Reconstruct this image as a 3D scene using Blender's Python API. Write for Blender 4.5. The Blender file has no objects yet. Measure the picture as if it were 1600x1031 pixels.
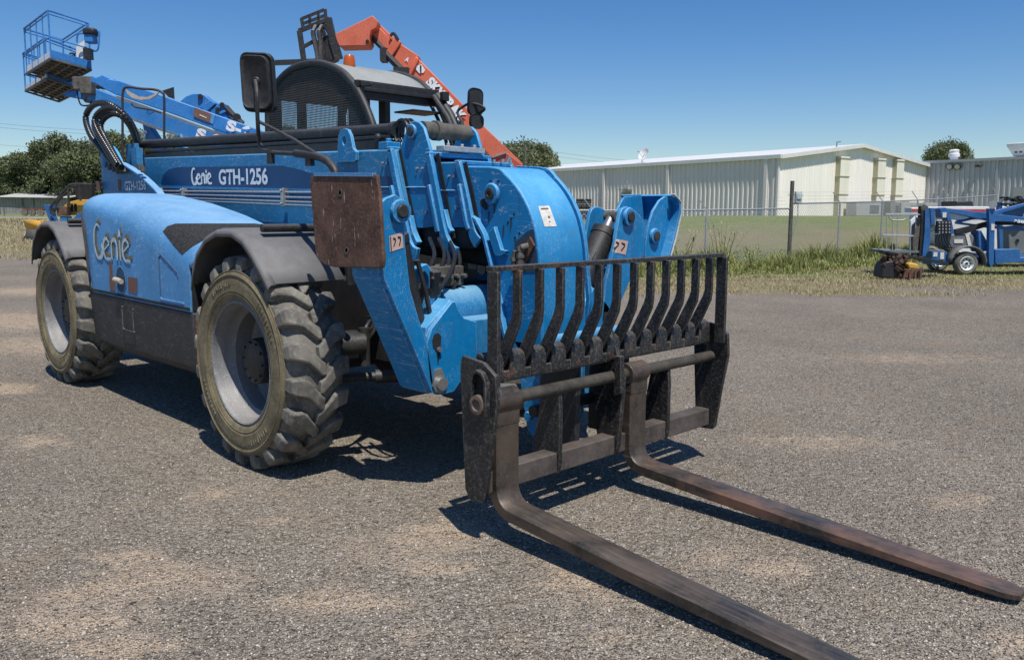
import bpy, bmesh, math, random
import numpy as np
from mathutils import Vector, Matrix, Quaternion, noise

random.seed(11)
scn = bpy.context.scene
COL = scn.collection
PI = math.pi

# ------------------------------------------------------------------ camera geometry (solved from the photograph)
# world: X = the way the big telehandler faces, Y = its left, Z up; metres; origin on the ground under its front axle
CAM = Vector((4.9162, -3.6952, 1.6358))
FPX, PPX, PPY = 1305.02, 800.0, 497.01
_y, _t, _r = math.radians(44.3985), math.radians(7.2953), math.radians(0.276)
FW = Vector((-math.cos(_y)*math.cos(_t), math.sin(_y)*math.cos(_t), -math.sin(_t)))
R0 = Vector((math.sin(_y), math.cos(_y), 0))
U0 = R0.cross(FW)
RT = R0*math.cos(_r) + U0*math.sin(_r)
UP = U0*math.cos(_r) - R0*math.sin(_r)
HF = Vector((-math.cos(_y), math.sin(_y), 0))        # horizontal heading
def ray(px, py): return FW + RT*((px-PPX)/FPX) + UP*((PPY-py)/FPX)
def hit(ax, px, py, v):
    """the point where the sight line through a photo pixel meets the plane axis=v"""
    d = ray(px, py); return CAM + d*((v-CAM[ax])/d[ax])
def hy(px, py, y): p = hit(1, px, py, y); return (p.x, p.z)
def hx(px, py, x): p = hit(0, px, py, x); return (p.y, p.z)
def far(px, py, depth):
    d = ray(px, py); return CAM + d*(depth/d.dot(HF))
def W(r, d, z):
    """metres right of / in front of the camera station, height above the yard"""
    return Vector((CAM.x, CAM.y, 0)) + R0*r + HF*d + Vector((0, 0, z))
def rd(p):
    q = Vector((p[0]-CAM.x, p[1]-CAM.y, 0)); return q.dot(R0), q.dot(HF)
def sstep(a, b, x):
    t = min(1, max(0, (x-a)/(b-a))); return t*t*(3-2*t)
def height(x, y):
    r, d = rd((x, y))
    if r > -2: H = .5 + .9*sstep(-2, 18, r)
    else: H = .5 + .3*sstep(2, 40, -r)
    return H*sstep(24, 60, d) - .12*sstep(12, 2, r)*sstep(18, 24, d)*sstep(60, 30, d)*(1 if r > -2 else 0)
def gz(p): return Vector((p[0], p[1], height(p[0], p[1])))

# ------------------------------------------------------------------ node materials
def mat_new(name):
    m = bpy.data.materials.new(name); m.use_nodes = True
    nt = m.node_tree
    return m, nt, nt.nodes, nt.links, nt.nodes['Principled BSDF']
def N(nodes, t, **kw):
    n = nodes.new(t)
    for k, v in kw.items():
        if k.startswith('i_'): n.inputs[k[2:].replace('_', ' ')].default_value = v
        else: setattr(n, k, v)
    return n
def ramp(nodes, stops, interp='LINEAR'):
    n = nodes.new('ShaderNodeValToRGB'); e = n.color_ramp.elements; n.color_ramp.interpolation = interp
    while len(e) > 1: e.remove(e[-1])
    for i, (p, c) in enumerate(stops):
        el = e[0] if i == 0 else e.new(p)
        el.position = p; el.color = (*c, 1) if len(c) == 3 else c
    return n
def mix(nt, fac, a, b, blend='MIX'):
    n = nt.nodes.new('ShaderNodeMix'); n.data_type = 'RGBA'; n.blend_type = blend
    for s, v in ((0, fac), (6, a), (7, b)):
        if hasattr(v, 'is_linked') or isinstance(v, bpy.types.NodeSocket): nt.links.new(v, n.inputs[s])
        elif s == 0: n.inputs[0].default_value = v
        else: n.inputs[s].default_value = (*v, 1) if len(v) == 3 else v
    return n.outputs[2]
def math_(nt, op, a, b=0.0, clamp=False):
    n = nt.nodes.new('ShaderNodeMath'); n.operation = op; n.use_clamp = clamp
    for i, v in enumerate((a, b)):
        if isinstance(v, bpy.types.NodeSocket): nt.links.new(v, n.inputs[i])
        else: n.inputs[i].default_value = v
    return n.outputs[0]
def noise_(nt, vec, scale, detail=6, rough=.55, w=None):
    n = nt.nodes.new('ShaderNodeTexNoise'); n.inputs['Scale'].default_value = scale
    n.inputs['Detail'].default_value = detail; n.inputs['Roughness'].default_value = rough
    nt.links.new(vec, n.inputs['Vector']); return n.outputs['Fac']
def coords(nt, sx=1, sy=1, sz=1, obj=True):
    t = nt.nodes.new('ShaderNodeTexCoord'); m = nt.nodes.new('ShaderNodeMapping')
    m.inputs['Scale'].default_value = (sx, sy, sz)
    nt.links.new(t.outputs['Object' if obj else 'Generated'], m.inputs['Vector']); return m.outputs[0]
def bump_(nt, h, strength, dist=.01, normal=None):
    b = nt.nodes.new('ShaderNodeBump'); b.inputs['Strength'].default_value = strength
    b.inputs['Distance'].default_value = dist; nt.links.new(h, b.inputs['Height'])
    if normal is not None: nt.links.new(normal, b.inputs['Normal'])
    return b.outputs[0]
def up_fac(nt, lo=.35, hi=.95):
    g = nt.nodes.new('ShaderNodeNewGeometry'); s = nt.nodes.new('ShaderNodeSeparateXYZ')
    nt.links.new(g.outputs['Normal'], s.inputs[0])
    r = nt.nodes.new('ShaderNodeMapRange'); r.inputs['From Min'].default_value = lo; r.inputs['From Max'].default_value = hi
    nt.links.new(s.outputs['Z'], r.inputs['Value']); return r.outputs[0]

def paint(name, col, rough=.4, dust_lit=(.55, .6, .64), dust_lit_amt=.35, fade=.12, wear=.58, wear_col=(.16, .1, .07), spec=.5, metal=0, coat=.0, scuff=(.55, .62, .66), edge=.006, lo=.3, hi=.95, grime=.18):
    """old machine paint: blotchy fading, dust and painted-in sunlight on what faces up, chips, scratches, edge wear"""
    m, nt, nd, lk, b = mat_new(name)
    v = coords(nt)
    big = noise_(nt, v, 1.7, 8, .6); fine = noise_(nt, v, 38, 6, .7); mid = noise_(nt, v, 9, 8, .65)
    lite = tuple(min(1, c*1.12+.004) for c in col); dark = tuple(c*.88 for c in col)
    c = mix(nt, ramp_fac(nt, big, .35, .68), dark, lite)
    c = mix(nt, math_(nt, 'MULTIPLY', ramp_fac(nt, fine, .45, .75), fade), c, dust_lit)
    st = coords(nt, 3.5, 3.5, .5)
    streak = noise_(nt, st, 6, 6, .7)
    c = mix(nt, math_(nt, 'MULTIPLY', ramp_fac(nt, streak, .52, .74), grime), c, (.055, .06, .06))
    du = math_(nt, 'MULTIPLY', up_fac(nt, lo, hi), ramp_fac(nt, noise_(nt, v, 3.1, 9, .6), .1, .75))
    c = mix(nt, math_(nt, 'MULTIPLY', du, dust_lit_amt, True), c, dust_lit)
    # scratches: thin level lines of stretched noise
    sv = nt.nodes.new('ShaderNodeMapping'); tc = nt.nodes.new('ShaderNodeTexCoord')
    sv.inputs['Rotation'].default_value = (.5, .8, .3); sv.inputs['Scale'].default_value = (1.2, 22, 5)
    lk.new(tc.outputs['Object'], sv.inputs['Vector'])
    sc = noise_(nt, sv.outputs[0], 4, 3, .5)
    scr = math_(nt, 'LESS_THAN', math_(nt, 'ABSOLUTE', math_(nt, 'SUBTRACT', sc, .5)), .0045)
    gate = math_(nt, 'GREATER_THAN', noise_(nt, v, 3.3, 2), .47)
    c = mix(nt, math_(nt, 'MULTIPLY', math_(nt, 'MULTIPLY', scr, gate), .55), c, scuff)
    chips = math_(nt, 'MULTIPLY', math_(nt, 'GREATER_THAN', noise_(nt, v, 55, 4, .6), .69), math_(nt, 'GREATER_THAN', mid, wear))
    c = mix(nt, math_(nt, 'MULTIPLY', chips, .85), c, wear_col)
    # worn edges
    g = nd.new('ShaderNodeNewGeometry'); bv = nd.new('ShaderNodeBevel'); bv.samples = 3; bv.inputs['Radius'].default_value = edge; dt = nd.new('ShaderNodeVectorMath'); dt.operation = 'DOT_PRODUCT'; lk.new(bv.outputs[0], dt.inputs[0]); lk.new(g.outputs['Normal'], dt.inputs[1]); pt = ramp_fac(nt, dt.outputs['Value'], .97, .80)
    e = math_(nt, 'MULTIPLY', pt, ramp_fac(nt, fine, .36, .62)) if edge else math_(nt, 'MULTIPLY', fine, 0.0)
    c = mix(nt, math_(nt, 'MULTIPLY', e, .9), c, scuff)
    lk.new(c, b.inputs['Base Color'])
    rr = nd.new('ShaderNodeMapRange'); rr.inputs['To Min'].default_value = rough; rr.inputs['To Max'].default_value = min(1, rough+.12)
    lk.new(mid, rr.inputs['Value']); lk.new(rr.outputs[0], b.inputs['Roughness'])
    b.inputs['Metallic'].default_value = metal; b.inputs['Specular IOR Level'].default_value = spec
    if coat: b.inputs['Coat Weight'].default_value = coat; b.inputs['Coat Roughness'].default_value = .25
    lk.new(bump_(nt, math_(nt, 'ADD', fine, math_(nt, 'MULTIPLY', big, 2.)), .12, .004), b.inputs['Normal'])
    return m
def ramp_fac(nt, s, lo, hi):
    r = nt.nodes.new('ShaderNodeMapRange'); r.inputs['From Min'].default_value = lo; r.inputs['From Max'].default_value = hi
    nt.links.new(s, r.inputs['Value']); return r.outputs[0]

def rustm(name, a, b_, c_, scale=6, rough=.85, streaks=True):
    m, nt, nd, lk, b = mat_new(name)
    v = coords(nt); n1 = noise_(nt, v, scale, 10, .7); n2 = noise_(nt, coords(nt, 1, 1, .22), scale*5, 5, .6); n3 = noise_(nt, v, scale*9, 4, .7)
    c = mix(nt, ramp_fac(nt, n1, .35, .65), a, b_)
    c = mix(nt, math_(nt, 'MULTIPLY', ramp_fac(nt, n3, .52, .7), .5), c, c_)
    if streaks: c = mix(nt, math_(nt, 'MULTIPLY', math_(nt, 'GREATER_THAN', n2, .66), .55), c, tuple(min(1, x*2.2+.06) for x in c_))
    lk.new(c, b.inputs['Base Color']); b.inputs['Roughness'].default_value = rough; b.inputs['Specular IOR Level'].default_value = .25
    lk.new(bump_(nt, math_(nt, 'ADD', n1, n3), .5, .004), b.inputs['Normal']); return m

def plain(name, col, rough=.6, metal=0, var=.15, scale=12, spec=.4, bump=.15, bd=.004, emit=None, trans=0):
    m, nt, nd, lk, b = mat_new(name)
    v = coords(nt); n1 = noise_(nt, v, scale, 6, .6)
    c = mix(nt, ramp_fac(nt, n1, .3, .7), tuple(x*(1-var) for x in col), tuple(min(1, x*(1+var)+var*.02) for x in col))
    lk.new(c, b.inputs['Base Color']); b.inputs['Roughness'].default_value = rough; b.inputs['Metallic'].default_value = metal
    b.inputs['Specular IOR Level'].default_value = spec
    if trans: b.inputs['Transmission Weight'].default_value = trans
    lk.new(bump_(nt, n1, bump, bd), b.inputs['Normal']); return m

M = {}
BL = (.001, .178, .415)
M['blue'] = paint('blue_paint', BL, dust_lit=(.17, .52, .80), dust_lit_amt=.7, fade=.08, spec=.3, edge=.010, lo=.02, hi=.62, grime=.4)  # besides dust, sunlight on tops and forward faces is put into this colour
M['blue_dull'] = paint('dull_blue_boom_paint', (.012, .17, .36), dust_lit=(.30, .52, .64), dust_lit_amt=.6, rough=.5, fade=.16, spec=.35)
M['hood'] = paint('faded_blue_fibreglass', (.055, .23, .47), rough=.6, dust_lit=(.42, .64, .80), dust_lit_amt=.5, fade=.15, wear=.7, scuff=(.5, .6, .7))
M['black'] = paint('worn_black_paint', (.009, .009, .0095), rough=.42, dust_lit=(.17, .145, .12), dust_lit_amt=.6, fade=.22, wear=.46, wear_col=(.16, .11, .08), scuff=(.28, .24, .20))
def worn_black(name):
    m, nt, nd, lk, b = mat_new(name); v = coords(nt); n1 = noise_(nt, v, 4, 9, .7); n2 = noise_(nt, v, 70, 5, .75); n3 = noise_(nt, coords(nt, 1, 1, .3), 16, 8, .75)
    c = mix(nt, ramp_fac(nt, n1, .38, .62), (.006, .006, .0065), (.018, .017, .0165))
    c = mix(nt, math_(nt, 'MULTIPLY', ramp_fac(nt, n2, .50, .66), .7), c, (.12, .118, .112))
    rub = math_(nt, 'MULTIPLY', ramp_fac(nt, n3, .56, .66), ramp_fac(nt, n1, .42, .58)); c = mix(nt, math_(nt, 'MULTIPLY', rub, .6), c, (.13, .115, .10))
    rs = math_(nt, 'MULTIPLY', ramp_fac(nt, noise_(nt, v, 7.7, 8, .7), .60, .68), .8); c = mix(nt, rs, c, (.12, .06, .035))
    g = nd.new('ShaderNodeNewGeometry'); bv = nd.new('ShaderNodeBevel'); bv.samples = 3; bv.inputs['Radius'].default_value = .008; dt = nd.new('ShaderNodeVectorMath'); dt.operation = 'DOT_PRODUCT'; lk.new(bv.outputs[0], dt.inputs[0]); lk.new(g.outputs['Normal'], dt.inputs[1])
    e = math_(nt, 'MULTIPLY', ramp_fac(nt, dt.outputs['Value'], .97, .80), ramp_fac(nt, n3, .35, .6)); c = mix(nt, math_(nt, 'MULTIPLY', e, .85), c, (.27, .235, .20))
    up = math_(nt, 'MULTIPLY', up_fac(nt, .5, 1), ramp_fac(nt, n1, .3, .7)); c = mix(nt, math_(nt, 'MULTIPLY', up, .5), c, (.20, .18, .155))
    lk.new(c, b.inputs['Base Color']); rr = nd.new('ShaderNodeMapRange'); rr.inputs['To Min'].default_value = .28; rr.inputs['To Max'].default_value = .75; lk.new(n3, rr.inputs['Value']); lk.new(rr.outputs[0], b.inputs['Roughness'])
    lk.new(bump_(nt, math_(nt, 'ADD', n2, n3), .35, .004), b.inputs['Normal']); return m
M['black'] = worn_black('worn_black_paint_steel')
M['blackm'] = paint('dusty_black_steel', (.013, .013, .013), rough=.5, dust_lit=(.14, .135, .13), dust_lit_amt=.6, fade=.14, wear=.6, wear_col=(.1, .07, .05), scuff=(.17, .16, .15))
M['fork'] = rustm('scuffed_fork_steel', (.020, .019, .017), (.075, .066, .054), (.19, .17, .145), 4, .42, False)
def fork_steel(name, tint):
    m, nt, nd, lk, b = mat_new(name); v = coords(nt); n1 = noise_(nt, v, 3.2, 9, .7); n2 = noise_(nt, v, 60, 5, .7); ln = noise_(nt, coords(nt, 1.2, 28, 28), 2.2, 5, .6)
    c = mix(nt, ramp_fac(nt, n1, .35, .65), (.022, .020, .018), (.075, .063, .052))
    c = mix(nt, math_(nt, 'MULTIPLY', ramp_fac(nt, n1, .42, .62), .8), c, tint)
    c = mix(nt, math_(nt, 'MULTIPLY', ramp_fac(nt, ln, .56, .74), .4), c, (.21, .185, .155))
    c = mix(nt, math_(nt, 'MULTIPLY', ramp_fac(nt, n2, .55, .75), .4), c, (.16, .145, .125))
    up = math_(nt, 'MULTIPLY', up_fac(nt, .6, 1), ramp_fac(nt, ln, .3, .7)); c = mix(nt, math_(nt, 'MULTIPLY', up, .35), c, (.18, .155, .13))
    lk.new(c, b.inputs['Base Color']); rr = nd.new('ShaderNodeMapRange'); rr.inputs['To Min'].default_value = .30; rr.inputs['To Max'].default_value = .65; lk.new(n1, rr.inputs['Value']); lk.new(rr.outputs[0], b.inputs['Roughness'])
    b.inputs['Metallic'].default_value = .25; lk.new(bump_(nt, math_(nt, 'ADD', ln, n2), .25, .003), b.inputs['Normal']); return m
M['fork'] = fork_steel('scraped_fork_steel', (.11, .075, .052))
M['forktip'] = rustm('rusty_worn_fork_steel', (.045, .036, .03), (.12, .075, .055), (.24, .20, .17), 5, .42, False)
M['forktip'] = fork_steel('rust_tinged_fork_steel', (.22, .105, .065))
M['rust'] = rustm('rusty_brown_steel', (.06, .032, .024), (.17, .095, .065), (.26, .18, .14), 6, .8)
M['grime'] = rustm('greasy_grey_steel', (.07, .065, .055), (.16, .15, .125), (.05, .04, .03), 9, .6, False)
M['steel'] = plain('bare_steel', (.45, .44, .42), .4, .8)
M['zinc'] = plain('galvanised_steel', (.42, .43, .43), .5, .5, .2, 30)
M['rubber'] = rustm('dusty_tread_rubber', (.075, .071, .063), (.23, .215, .18), (.36, .33, .27), 4, .85, False)
M['sidewall'] = rustm('mud_stained_sidewall_rubber', (.11, .092, .055), (.235, .195, .115), (.36, .31, .21), 5, .9, False)
M['rim'] = paint('faded_grey_rim_paint', (.15, .148, .145), rough=.5, dust_lit=(.5, .45, .38), dust_lit_amt=.3, wear=.45, wear_col=(.3, .16, .09))
M['hub'] = rustm('oily_black_hub', (.018, .018, .018), (.05, .048, .045), (.09, .085, .075), 9, .45, False)
M['fender'] = plain('grey_moulded_plastic', (.155, .15, .147), .6, 0, .12, 14, .3, .1)
M['darkplastic'] = plain('black_plastic', (.02, .02, .021), .5, 0, .3, 20)
M['mirror_glass'] = plain('dark_mirror_back', (.028, .028, .028), .55, 0, .4, 25, .4, .3)
M['hose'] = plain('black_hose_rubber', (.016, .016, .016), .32, 0, .4, 40, .6)
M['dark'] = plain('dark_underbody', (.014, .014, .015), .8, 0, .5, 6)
M['white'] = plain('white_vinyl_lettering', (.72, .76, .78), .5, 0, .12, 30, .4, .05)
M['silver'] = plain('pale_silver_lettering', (.42, .56, .64), .4, .2, .25, 18, .4, .05)
M['gold'] = plain('faded_gold_lettering', (.17, .145, .07), .5, .2, .3, 20, .4, .05)
M['decal'] = plain('faded_pink_decal', (.55, .38, .31), .6, 0, .12, 40, .4, .05)
M['decalw'] = plain('weathered_white_decal', (.62, .6, .54), .6, 0, .18, 30, .4, .05)
M['decalb'] = rustm('worn_brown_decal', (.16, .085, .065), (.2, .11, .085), (.12, .08, .07), 9, .7, False)
M['ink'] = plain('black_printing', (.02, .018, .018), .6, 0, .2, 30, .3, .0)
M['patch'] = plain('grit_grip_patch', (.03, .03, .03), .9, 0, .5, 60, .2, .6)
M['tank'] = paint('scuffed_dark_grey_tank', (.017, .017, .018), rough=.55, dust_lit=(.11, .105, .10), dust_lit_amt=.25, fade=.25, wear=.55, wear_col=(.15, .13, .12), scuff=(.22, .21, .2))
M['orange'] = paint('faded_orange_paint', (.62, .12, .05), rough=.45, dust_lit=(.75, .4, .3), dust_lit_amt=.4, fade=.25)
M['amber'] = plain('amber_beacon_plastic', (.42, .085, .008), .3, 0, .1, 8, .5, .0)
M['white_paint'] = paint('chalky_white_paint', (.72, .73, .72), rough=.5, dust_lit=(.6, .55, .45), dust_lit_amt=.2)
M['yellow'] = paint('yellow_paint', (.62, .33, .03), rough=.5, dust_lit=(.5, .4, .25), dust_lit_amt=.3)
M['red'] = paint('red_paint', (.45, .04, .03), rough=.5)
M['grey_paint'] = paint('grey_machine_paint', (.13, .14, .14), rough=.5)
M['lift_blue'] = paint('lift_blue_paint', (.008, .17, .50), rough=.45, dust_lit=(.3, .5, .7), dust_lit_amt=.35, fade=.2)
M['tow_blue'] = paint('trailer_lift_blue_paint', (.008, .10, .30), rough=.4, dust_lit=(.3, .45, .6), dust_lit_amt=.3)
M['cover'] = plain('canvas_cover', (.42, .36, .28), .85, 0, .15, 20)
def glassy(name, col):
    m, nt, nd, lk, b = mat_new(name); b.inputs['Base Color'].default_value = (*col, 1); b.inputs['Roughness'].default_value = .1
    b.inputs['Specular IOR Level'].default_value = .8; return m
M['lens'] = glassy('lamp_lens', (.5, .5, .48))

# ------------------------------------------------------------------ mesh builder
class MB:
    def __init__(s): s.bm = bmesh.new()
    def _quadstrip(s, rings, closed=True, caps=True):
        bm = s.bm; vs = [[bm.verts.new(p) for p in r] for r in rings]; n = len(rings[0])
        for a, b in zip(vs, vs[1:]):
            for i in range(n if closed else n-1):
                j = (i+1) % n
                try: bm.faces.new((a[i], a[j], b[j], b[i]))
                except ValueError: pass
        if caps and closed:
            for r in (list(reversed(vs[0])), vs[-1]):
                try: bm.faces.new(r)
                except ValueError: pass
        return s
    def prism(s, pts, ax, a, b):
        def P(u, v, w):
            if ax == 0: return (w, u, v)
            if ax == 1: return (u, w, v)
            return (u, v, w)
        return s._quadstrip([[P(u, v, a) for u, v in pts], [P(u, v, b) for u, v in pts]])
    def solid(s, pts, vec):
        """planar 3D outline pushed along vec"""
        vec = Vector(vec); return s._quadstrip([[Vector(p) for p in pts], [Vector(p)+vec for p in pts]])
    def box(s, c, sz, rot=None):
        c = Vector(c); h = Vector(sz)/2; R = rot if rot is not None else Matrix.Identity(3)
        r = [[c+R @ Vector((x*h.x, y*h.y, z*h.z)) for x, y in ((-1, -1), (1, -1), (1, 1), (-1, 1))] for z in (-1, 1)]
        return s._quadstrip(r)
    def bx(s, x0, x1, y0, y1, z0, z1): return s.box(((x0+x1)/2, (y0+y1)/2, (z0+z1)/2), (abs(x1-x0), abs(y1-y0), abs(z1-z0)))
    def beam(s, p0, p1, w, h, up=(0, 0, 1)):
        p0, p1 = Vector(p0), Vector(p1); d = (p1-p0).normalized(); x = d.cross(Vector(up))
        if x.length < 1e-4: x = d.cross(Vector((1, 0, 0)))
        x.normalize(); u = x.cross(d)
        return s._quadstrip([[p+x*(a*w/2)+u*(b*h/2) for a, b in ((-1, -1), (1, -1), (1, 1), (-1, 1))] for p in (p0, p1)])
    def tube(s, pts, r, n=10, caps=True):
        pts = [Vector(p) for p in pts]; rs = r if isinstance(r, (list, tuple)) else [r]*len(pts)
        t = (pts[1]-pts[0]).normalized(); a = t.orthogonal().normalized(); rings = []
        for i, p in enumerate(pts):
            if i == 0: t2 = (pts[1]-p).normalized()
            elif i == len(pts)-1: t2 = (p-pts[i-1]).normalized()
            else: t2 = ((pts[i+1]-p).normalized()+(p-pts[i-1]).normalized()).normalized()
            a = (a-t2*a.dot(t2)).normalized(); b = t2.cross(a)
            rings.append([p+(a*math.cos(2*PI*k/n)+b*math.sin(2*PI*k/n))*rs[i] for k in range(n)])
        return s._quadstrip(rings, caps=caps)
    def cyl(s, p0, p1, r, r1=None, n=20): return s.tube([p0, p1], [r, r if r1 is None else r1], n)
    def lathe(s, prof, o, ax, n=32, caps=True):
        """prof: (radius, distance along ax)"""
        o = Vector(o); ax = Vector(ax).normalized(); a = ax.orthogonal().normalized(); b = ax.cross(a)
        return s._quadstrip([[o+ax*h+(a*math.cos(2*PI*k/n)+b*math.sin(2*PI*k/n))*max(r, 1e-4) for k in range(n)] for r, h in prof], caps=caps)
    def sphere(s, c, r, sc=(1, 1, 1), u=14, v=9):
        m = Matrix.Translation(Vector(c)) @ Matrix.Diagonal((*[r*k for k in sc], 1))
        bmesh.ops.create_uvsphere(s.bm, u_segments=u, v_segments=v, radius=1, matrix=m); return s
    def sheet(s, grid):
        bm = s.bm; vs = [[bm.verts.new(p) for p in r] for r in grid]
        for a, b in zip(vs, vs[1:]):
            for i in range(len(a)-1): bm.faces.new((a[i], a[i+1], b[i+1], b[i]))
        return s
    def build(s, name, mat, parent=None, bevel=0, smooth=35, solid=0):
        bm = s.bm; bmesh.ops.recalc_face_normals(bm, faces=bm.faces)
        me = bpy.data.meshes.new(name); bm.to_mesh(me); bm.free()
        for mm in (mat if isinstance(mat, (list, tuple)) else [mat]): me.materials.append(mm)
        if smooth:
            me.polygons.foreach_set('use_smooth', [True]*len(me.polygons))
            me.set_sharp_from_angle(angle=math.radians(smooth))
        o = bpy.data.objects.new(name, me); COL.objects.link(o)
        if solid:
            md = o.modifiers.new('thickness', 'SOLIDIFY'); md.thickness = solid; md.offset = 0
        if bevel:
            md = o.modifiers.new('edge', 'BEVEL'); md.width = bevel; md.segments = 2; md.limit_method = 'ANGLE'; md.angle_limit = math.radians(40)
        if parent is not None: attach(o, parent)
        return o
def wmat(o):
    m = o.matrix_basis.copy()
    if o.parent: m = wmat(o.parent) @ o.matrix_parent_inverse @ m
    return m
def attach(o, parent):
    o.parent = parent; o.matrix_parent_inverse = wmat(parent).inverted()
def tag(o, label=None, cat=None, group=None, kind=None):
    for k, v in (('label', label), ('category', cat), ('group', group), ('kind', kind)):
        if v: o[k] = v
    return o
def thing(name, loc, label, cat, group=None):
    o = bpy.data.objects.new(name, None); COL.objects.link(o); o.location = loc; o.empty_display_size = .3
    return tag(o, label, cat, group)
def strip(pl, w):
    """2D polyline thickened to the polygon outline of a strip; w = width or widths"""
    L, Rr = [], []; n = len(pl); ws = w if isinstance(w, (list, tuple)) else [w]*n
    for i, p in enumerate(pl):
        a = Vector(pl[max(0, i-1)]); b = Vector(pl[min(n-1, i+1)]); t = (b-a).normalized(); nn = Vector((-t.y, t.x))
        L.append(tuple(Vector(p)+nn*ws[i]/2)); Rr.append(tuple(Vector(p)-nn*ws[i]/2))
    return L+Rr[::-1]
def arc2(cx, cz, r, a0, a1, n): return [(cx+r*math.cos(math.radians(a0+(a1-a0)*i/n)), cz+r*math.sin(math.radians(a0+(a1-a0)*i/n))) for i in range(n+1)]
def smoothpath(pts, n=6):
    pts = [Vector(p) for p in pts]; P = [pts[0]]+pts+[pts[-1]]; out = []
    for i in range(1, len(P)-2):
        for k in range(n):
            t = k/n; a, b, c, d = P[i-1:i+3]
            out.append(.5*((2*b)+(c-a)*t+(2*a-5*b+4*c-d)*t*t+(3*b-a-3*c+d)*t**3))
    return out+[pts[-1]]
def text_obj(name, body, mat, origin, xdir, ydir, size, parent, depth=.003, fat=.0, width=None, shear=0, space=1.0):
    cu = bpy.data.curves.new(name, 'FONT'); cu.body = body; cu.size = 1; cu.extrude = 0; cu.offset = fat; cu.shear = shear; cu.space_character = space
    tmp = bpy.data.objects.new('tmp_lettering', cu); COL.objects.link(tmp)
    dg = bpy.context.evaluated_depsgraph_get(); me = bpy.data.meshes.new_from_object(tmp.evaluated_get(dg))
    bpy.data.objects.remove(tmp)
    xs = [v.co.x for v in me.vertices]; ys = [v.co.y for v in me.vertices]
    x0, w, y0, h = min(xs), max(xs)-min(xs), min(ys), max(ys)-min(ys)
    sy = size/h; sx = (width/w) if width else sy
    X = Vector(xdir).normalized(); Y = Vector(ydir).normalized(); Z = X.cross(Y)
    for v in me.vertices: v.co = Vector(origin)+X*((v.co.x-x0)*sx)+Y*((v.co.y-y0)*sy)+Z*depth
    me.materials.clear(); me.materials.append(mat); me.name = name
    o = bpy.data.objects.new(name, me); COL.objects.link(o)
    if parent is not None: attach(o, parent)
    return o
# ================================================================== the big blue telehandler
TH = thing('telehandler', (0, 0, 0), 'large blue telehandler with black fork carriage lowered to the gravel', 'telehandler')
RW, WB, YO = .675, 3.681, 1.306

def bvh_of(obs):
    from mathutils.bvhtree import BVHTree
    out = []
    for o in obs:
        bm = bmesh.new(); bm.from_mesh(o.data); bm.transform(wmat(o)); out.append(BVHTree.FromBMesh(bm)); bm.free()
    return out
def decal(name, poly, obs, mat, parent, off=.004, cuts=3, label=None):
    """a sticker or patch: outline given in photo pixels, laid on the surface of obs"""
    T = bvh_of(obs); bm = bmesh.new()
    vs = [bm.verts.new((x, y, 0)) for x, y in poly]; bm.faces.new(vs)
    bmesh.ops.triangulate(bm, faces=bm.faces[:])
    for _ in range(cuts):
        big = [e for e in bm.edges if e.calc_length() > 5]
        if big: bmesh.ops.subdivide_edges(bm, edges=big, cuts=1, use_grid_fill=True); bmesh.ops.triangulate(bm, faces=bm.faces[:])
    for v in bm.verts:
        d = ray(v.co.x, v.co.y).normalized(); best = None
        for t in T:
            p, n, i, ds = t.ray_cast(CAM, d)
            if p is not None and (best is None or ds < best[2]): best = (p, n, ds)
        if best is None: v.co = Vector((0, 0, -50)); continue
        n = best[1] if best[1].dot(d) < 0 else -best[1]
        v.co = best[0]+n*off
    bmesh.ops.delete(bm, geom=[v for v in bm.verts if v.co.z < -40], context='VERTS')
    me = bpy.data.meshes.new(name); bm.to_mesh(me); bm.free(); me.materials.append(mat)
    me.polygons.foreach_set('use_smooth', [True]*len(me.polygons))
    o = bpy.data.objects.new(name, me); COL.objects.link(o); attach(o, parent)
    if label: o['label'] = label
    return o

# ---------------- wheels: axle along Y, outer face at y=0, inner at y=TW
TW = .42
def ring_detail(mb, r, y, rr=.004, n=72):
    mb.tube([(r*math.cos(2*PI*k/n), y, r*math.sin(2*PI*k/n)) for k in range(n)]+[(r, y, 0)], rr, 5, False)
def make_tyre():
    mb = MB(); H = TW/2
    half = [(.388, .05), (.405, .024), (.43, .012), (.47, .004), (.52, .0), (.555, .006), (.585, .022), (.605, .045), (.622, .075), (.636, .12), (.642, H)]
    prof = [(r, y) for r, y in half]+[(r, TW-y) for r, y in half[-2::-1]]
    mb.lathe(prof, (0, 0, 0), (0, 1, 0), 96, caps=False)
    for side in (0, 1):
        for k in range(20):
            th0 = 2*PI*(k+.5*side)/20+.1*(random.random()-.5)*.15
            # s: r_top, y, theta shift, half angle top, half angle base, r_base
            S = [(.578, .006, .00, .036, .046, .566), (.612, .006, .00, .044, .056, .58), (.648, .012, .005, .056, .068, .59), (.676, .030, .01, .068, .082, .60), (.682, .085, .02, .078, .088, .612),
                 (.683, .125, .05, .072, .082, .615), (.684, .165, .12, .066, .076, .615), (.684, .205, .18, .062, .072, .615), (.682, .228, .195, .052, .066, .615)]
            rings = []
            for rt, y, ts, ht, hb, rb in S:
                th = th0-ts; yy = y if side == 0 else TW-y
                rings.append([(r*math.cos(th+a), yy, r*math.sin(th+a)) for r, a in ((rb, -hb), (rt-.006, -ht-.006), (rt, -ht+.012), (rt, ht-.012), (rt-.006, ht+.006), (rb, hb))])
            mb._quadstrip(rings)
    return mb
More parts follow.
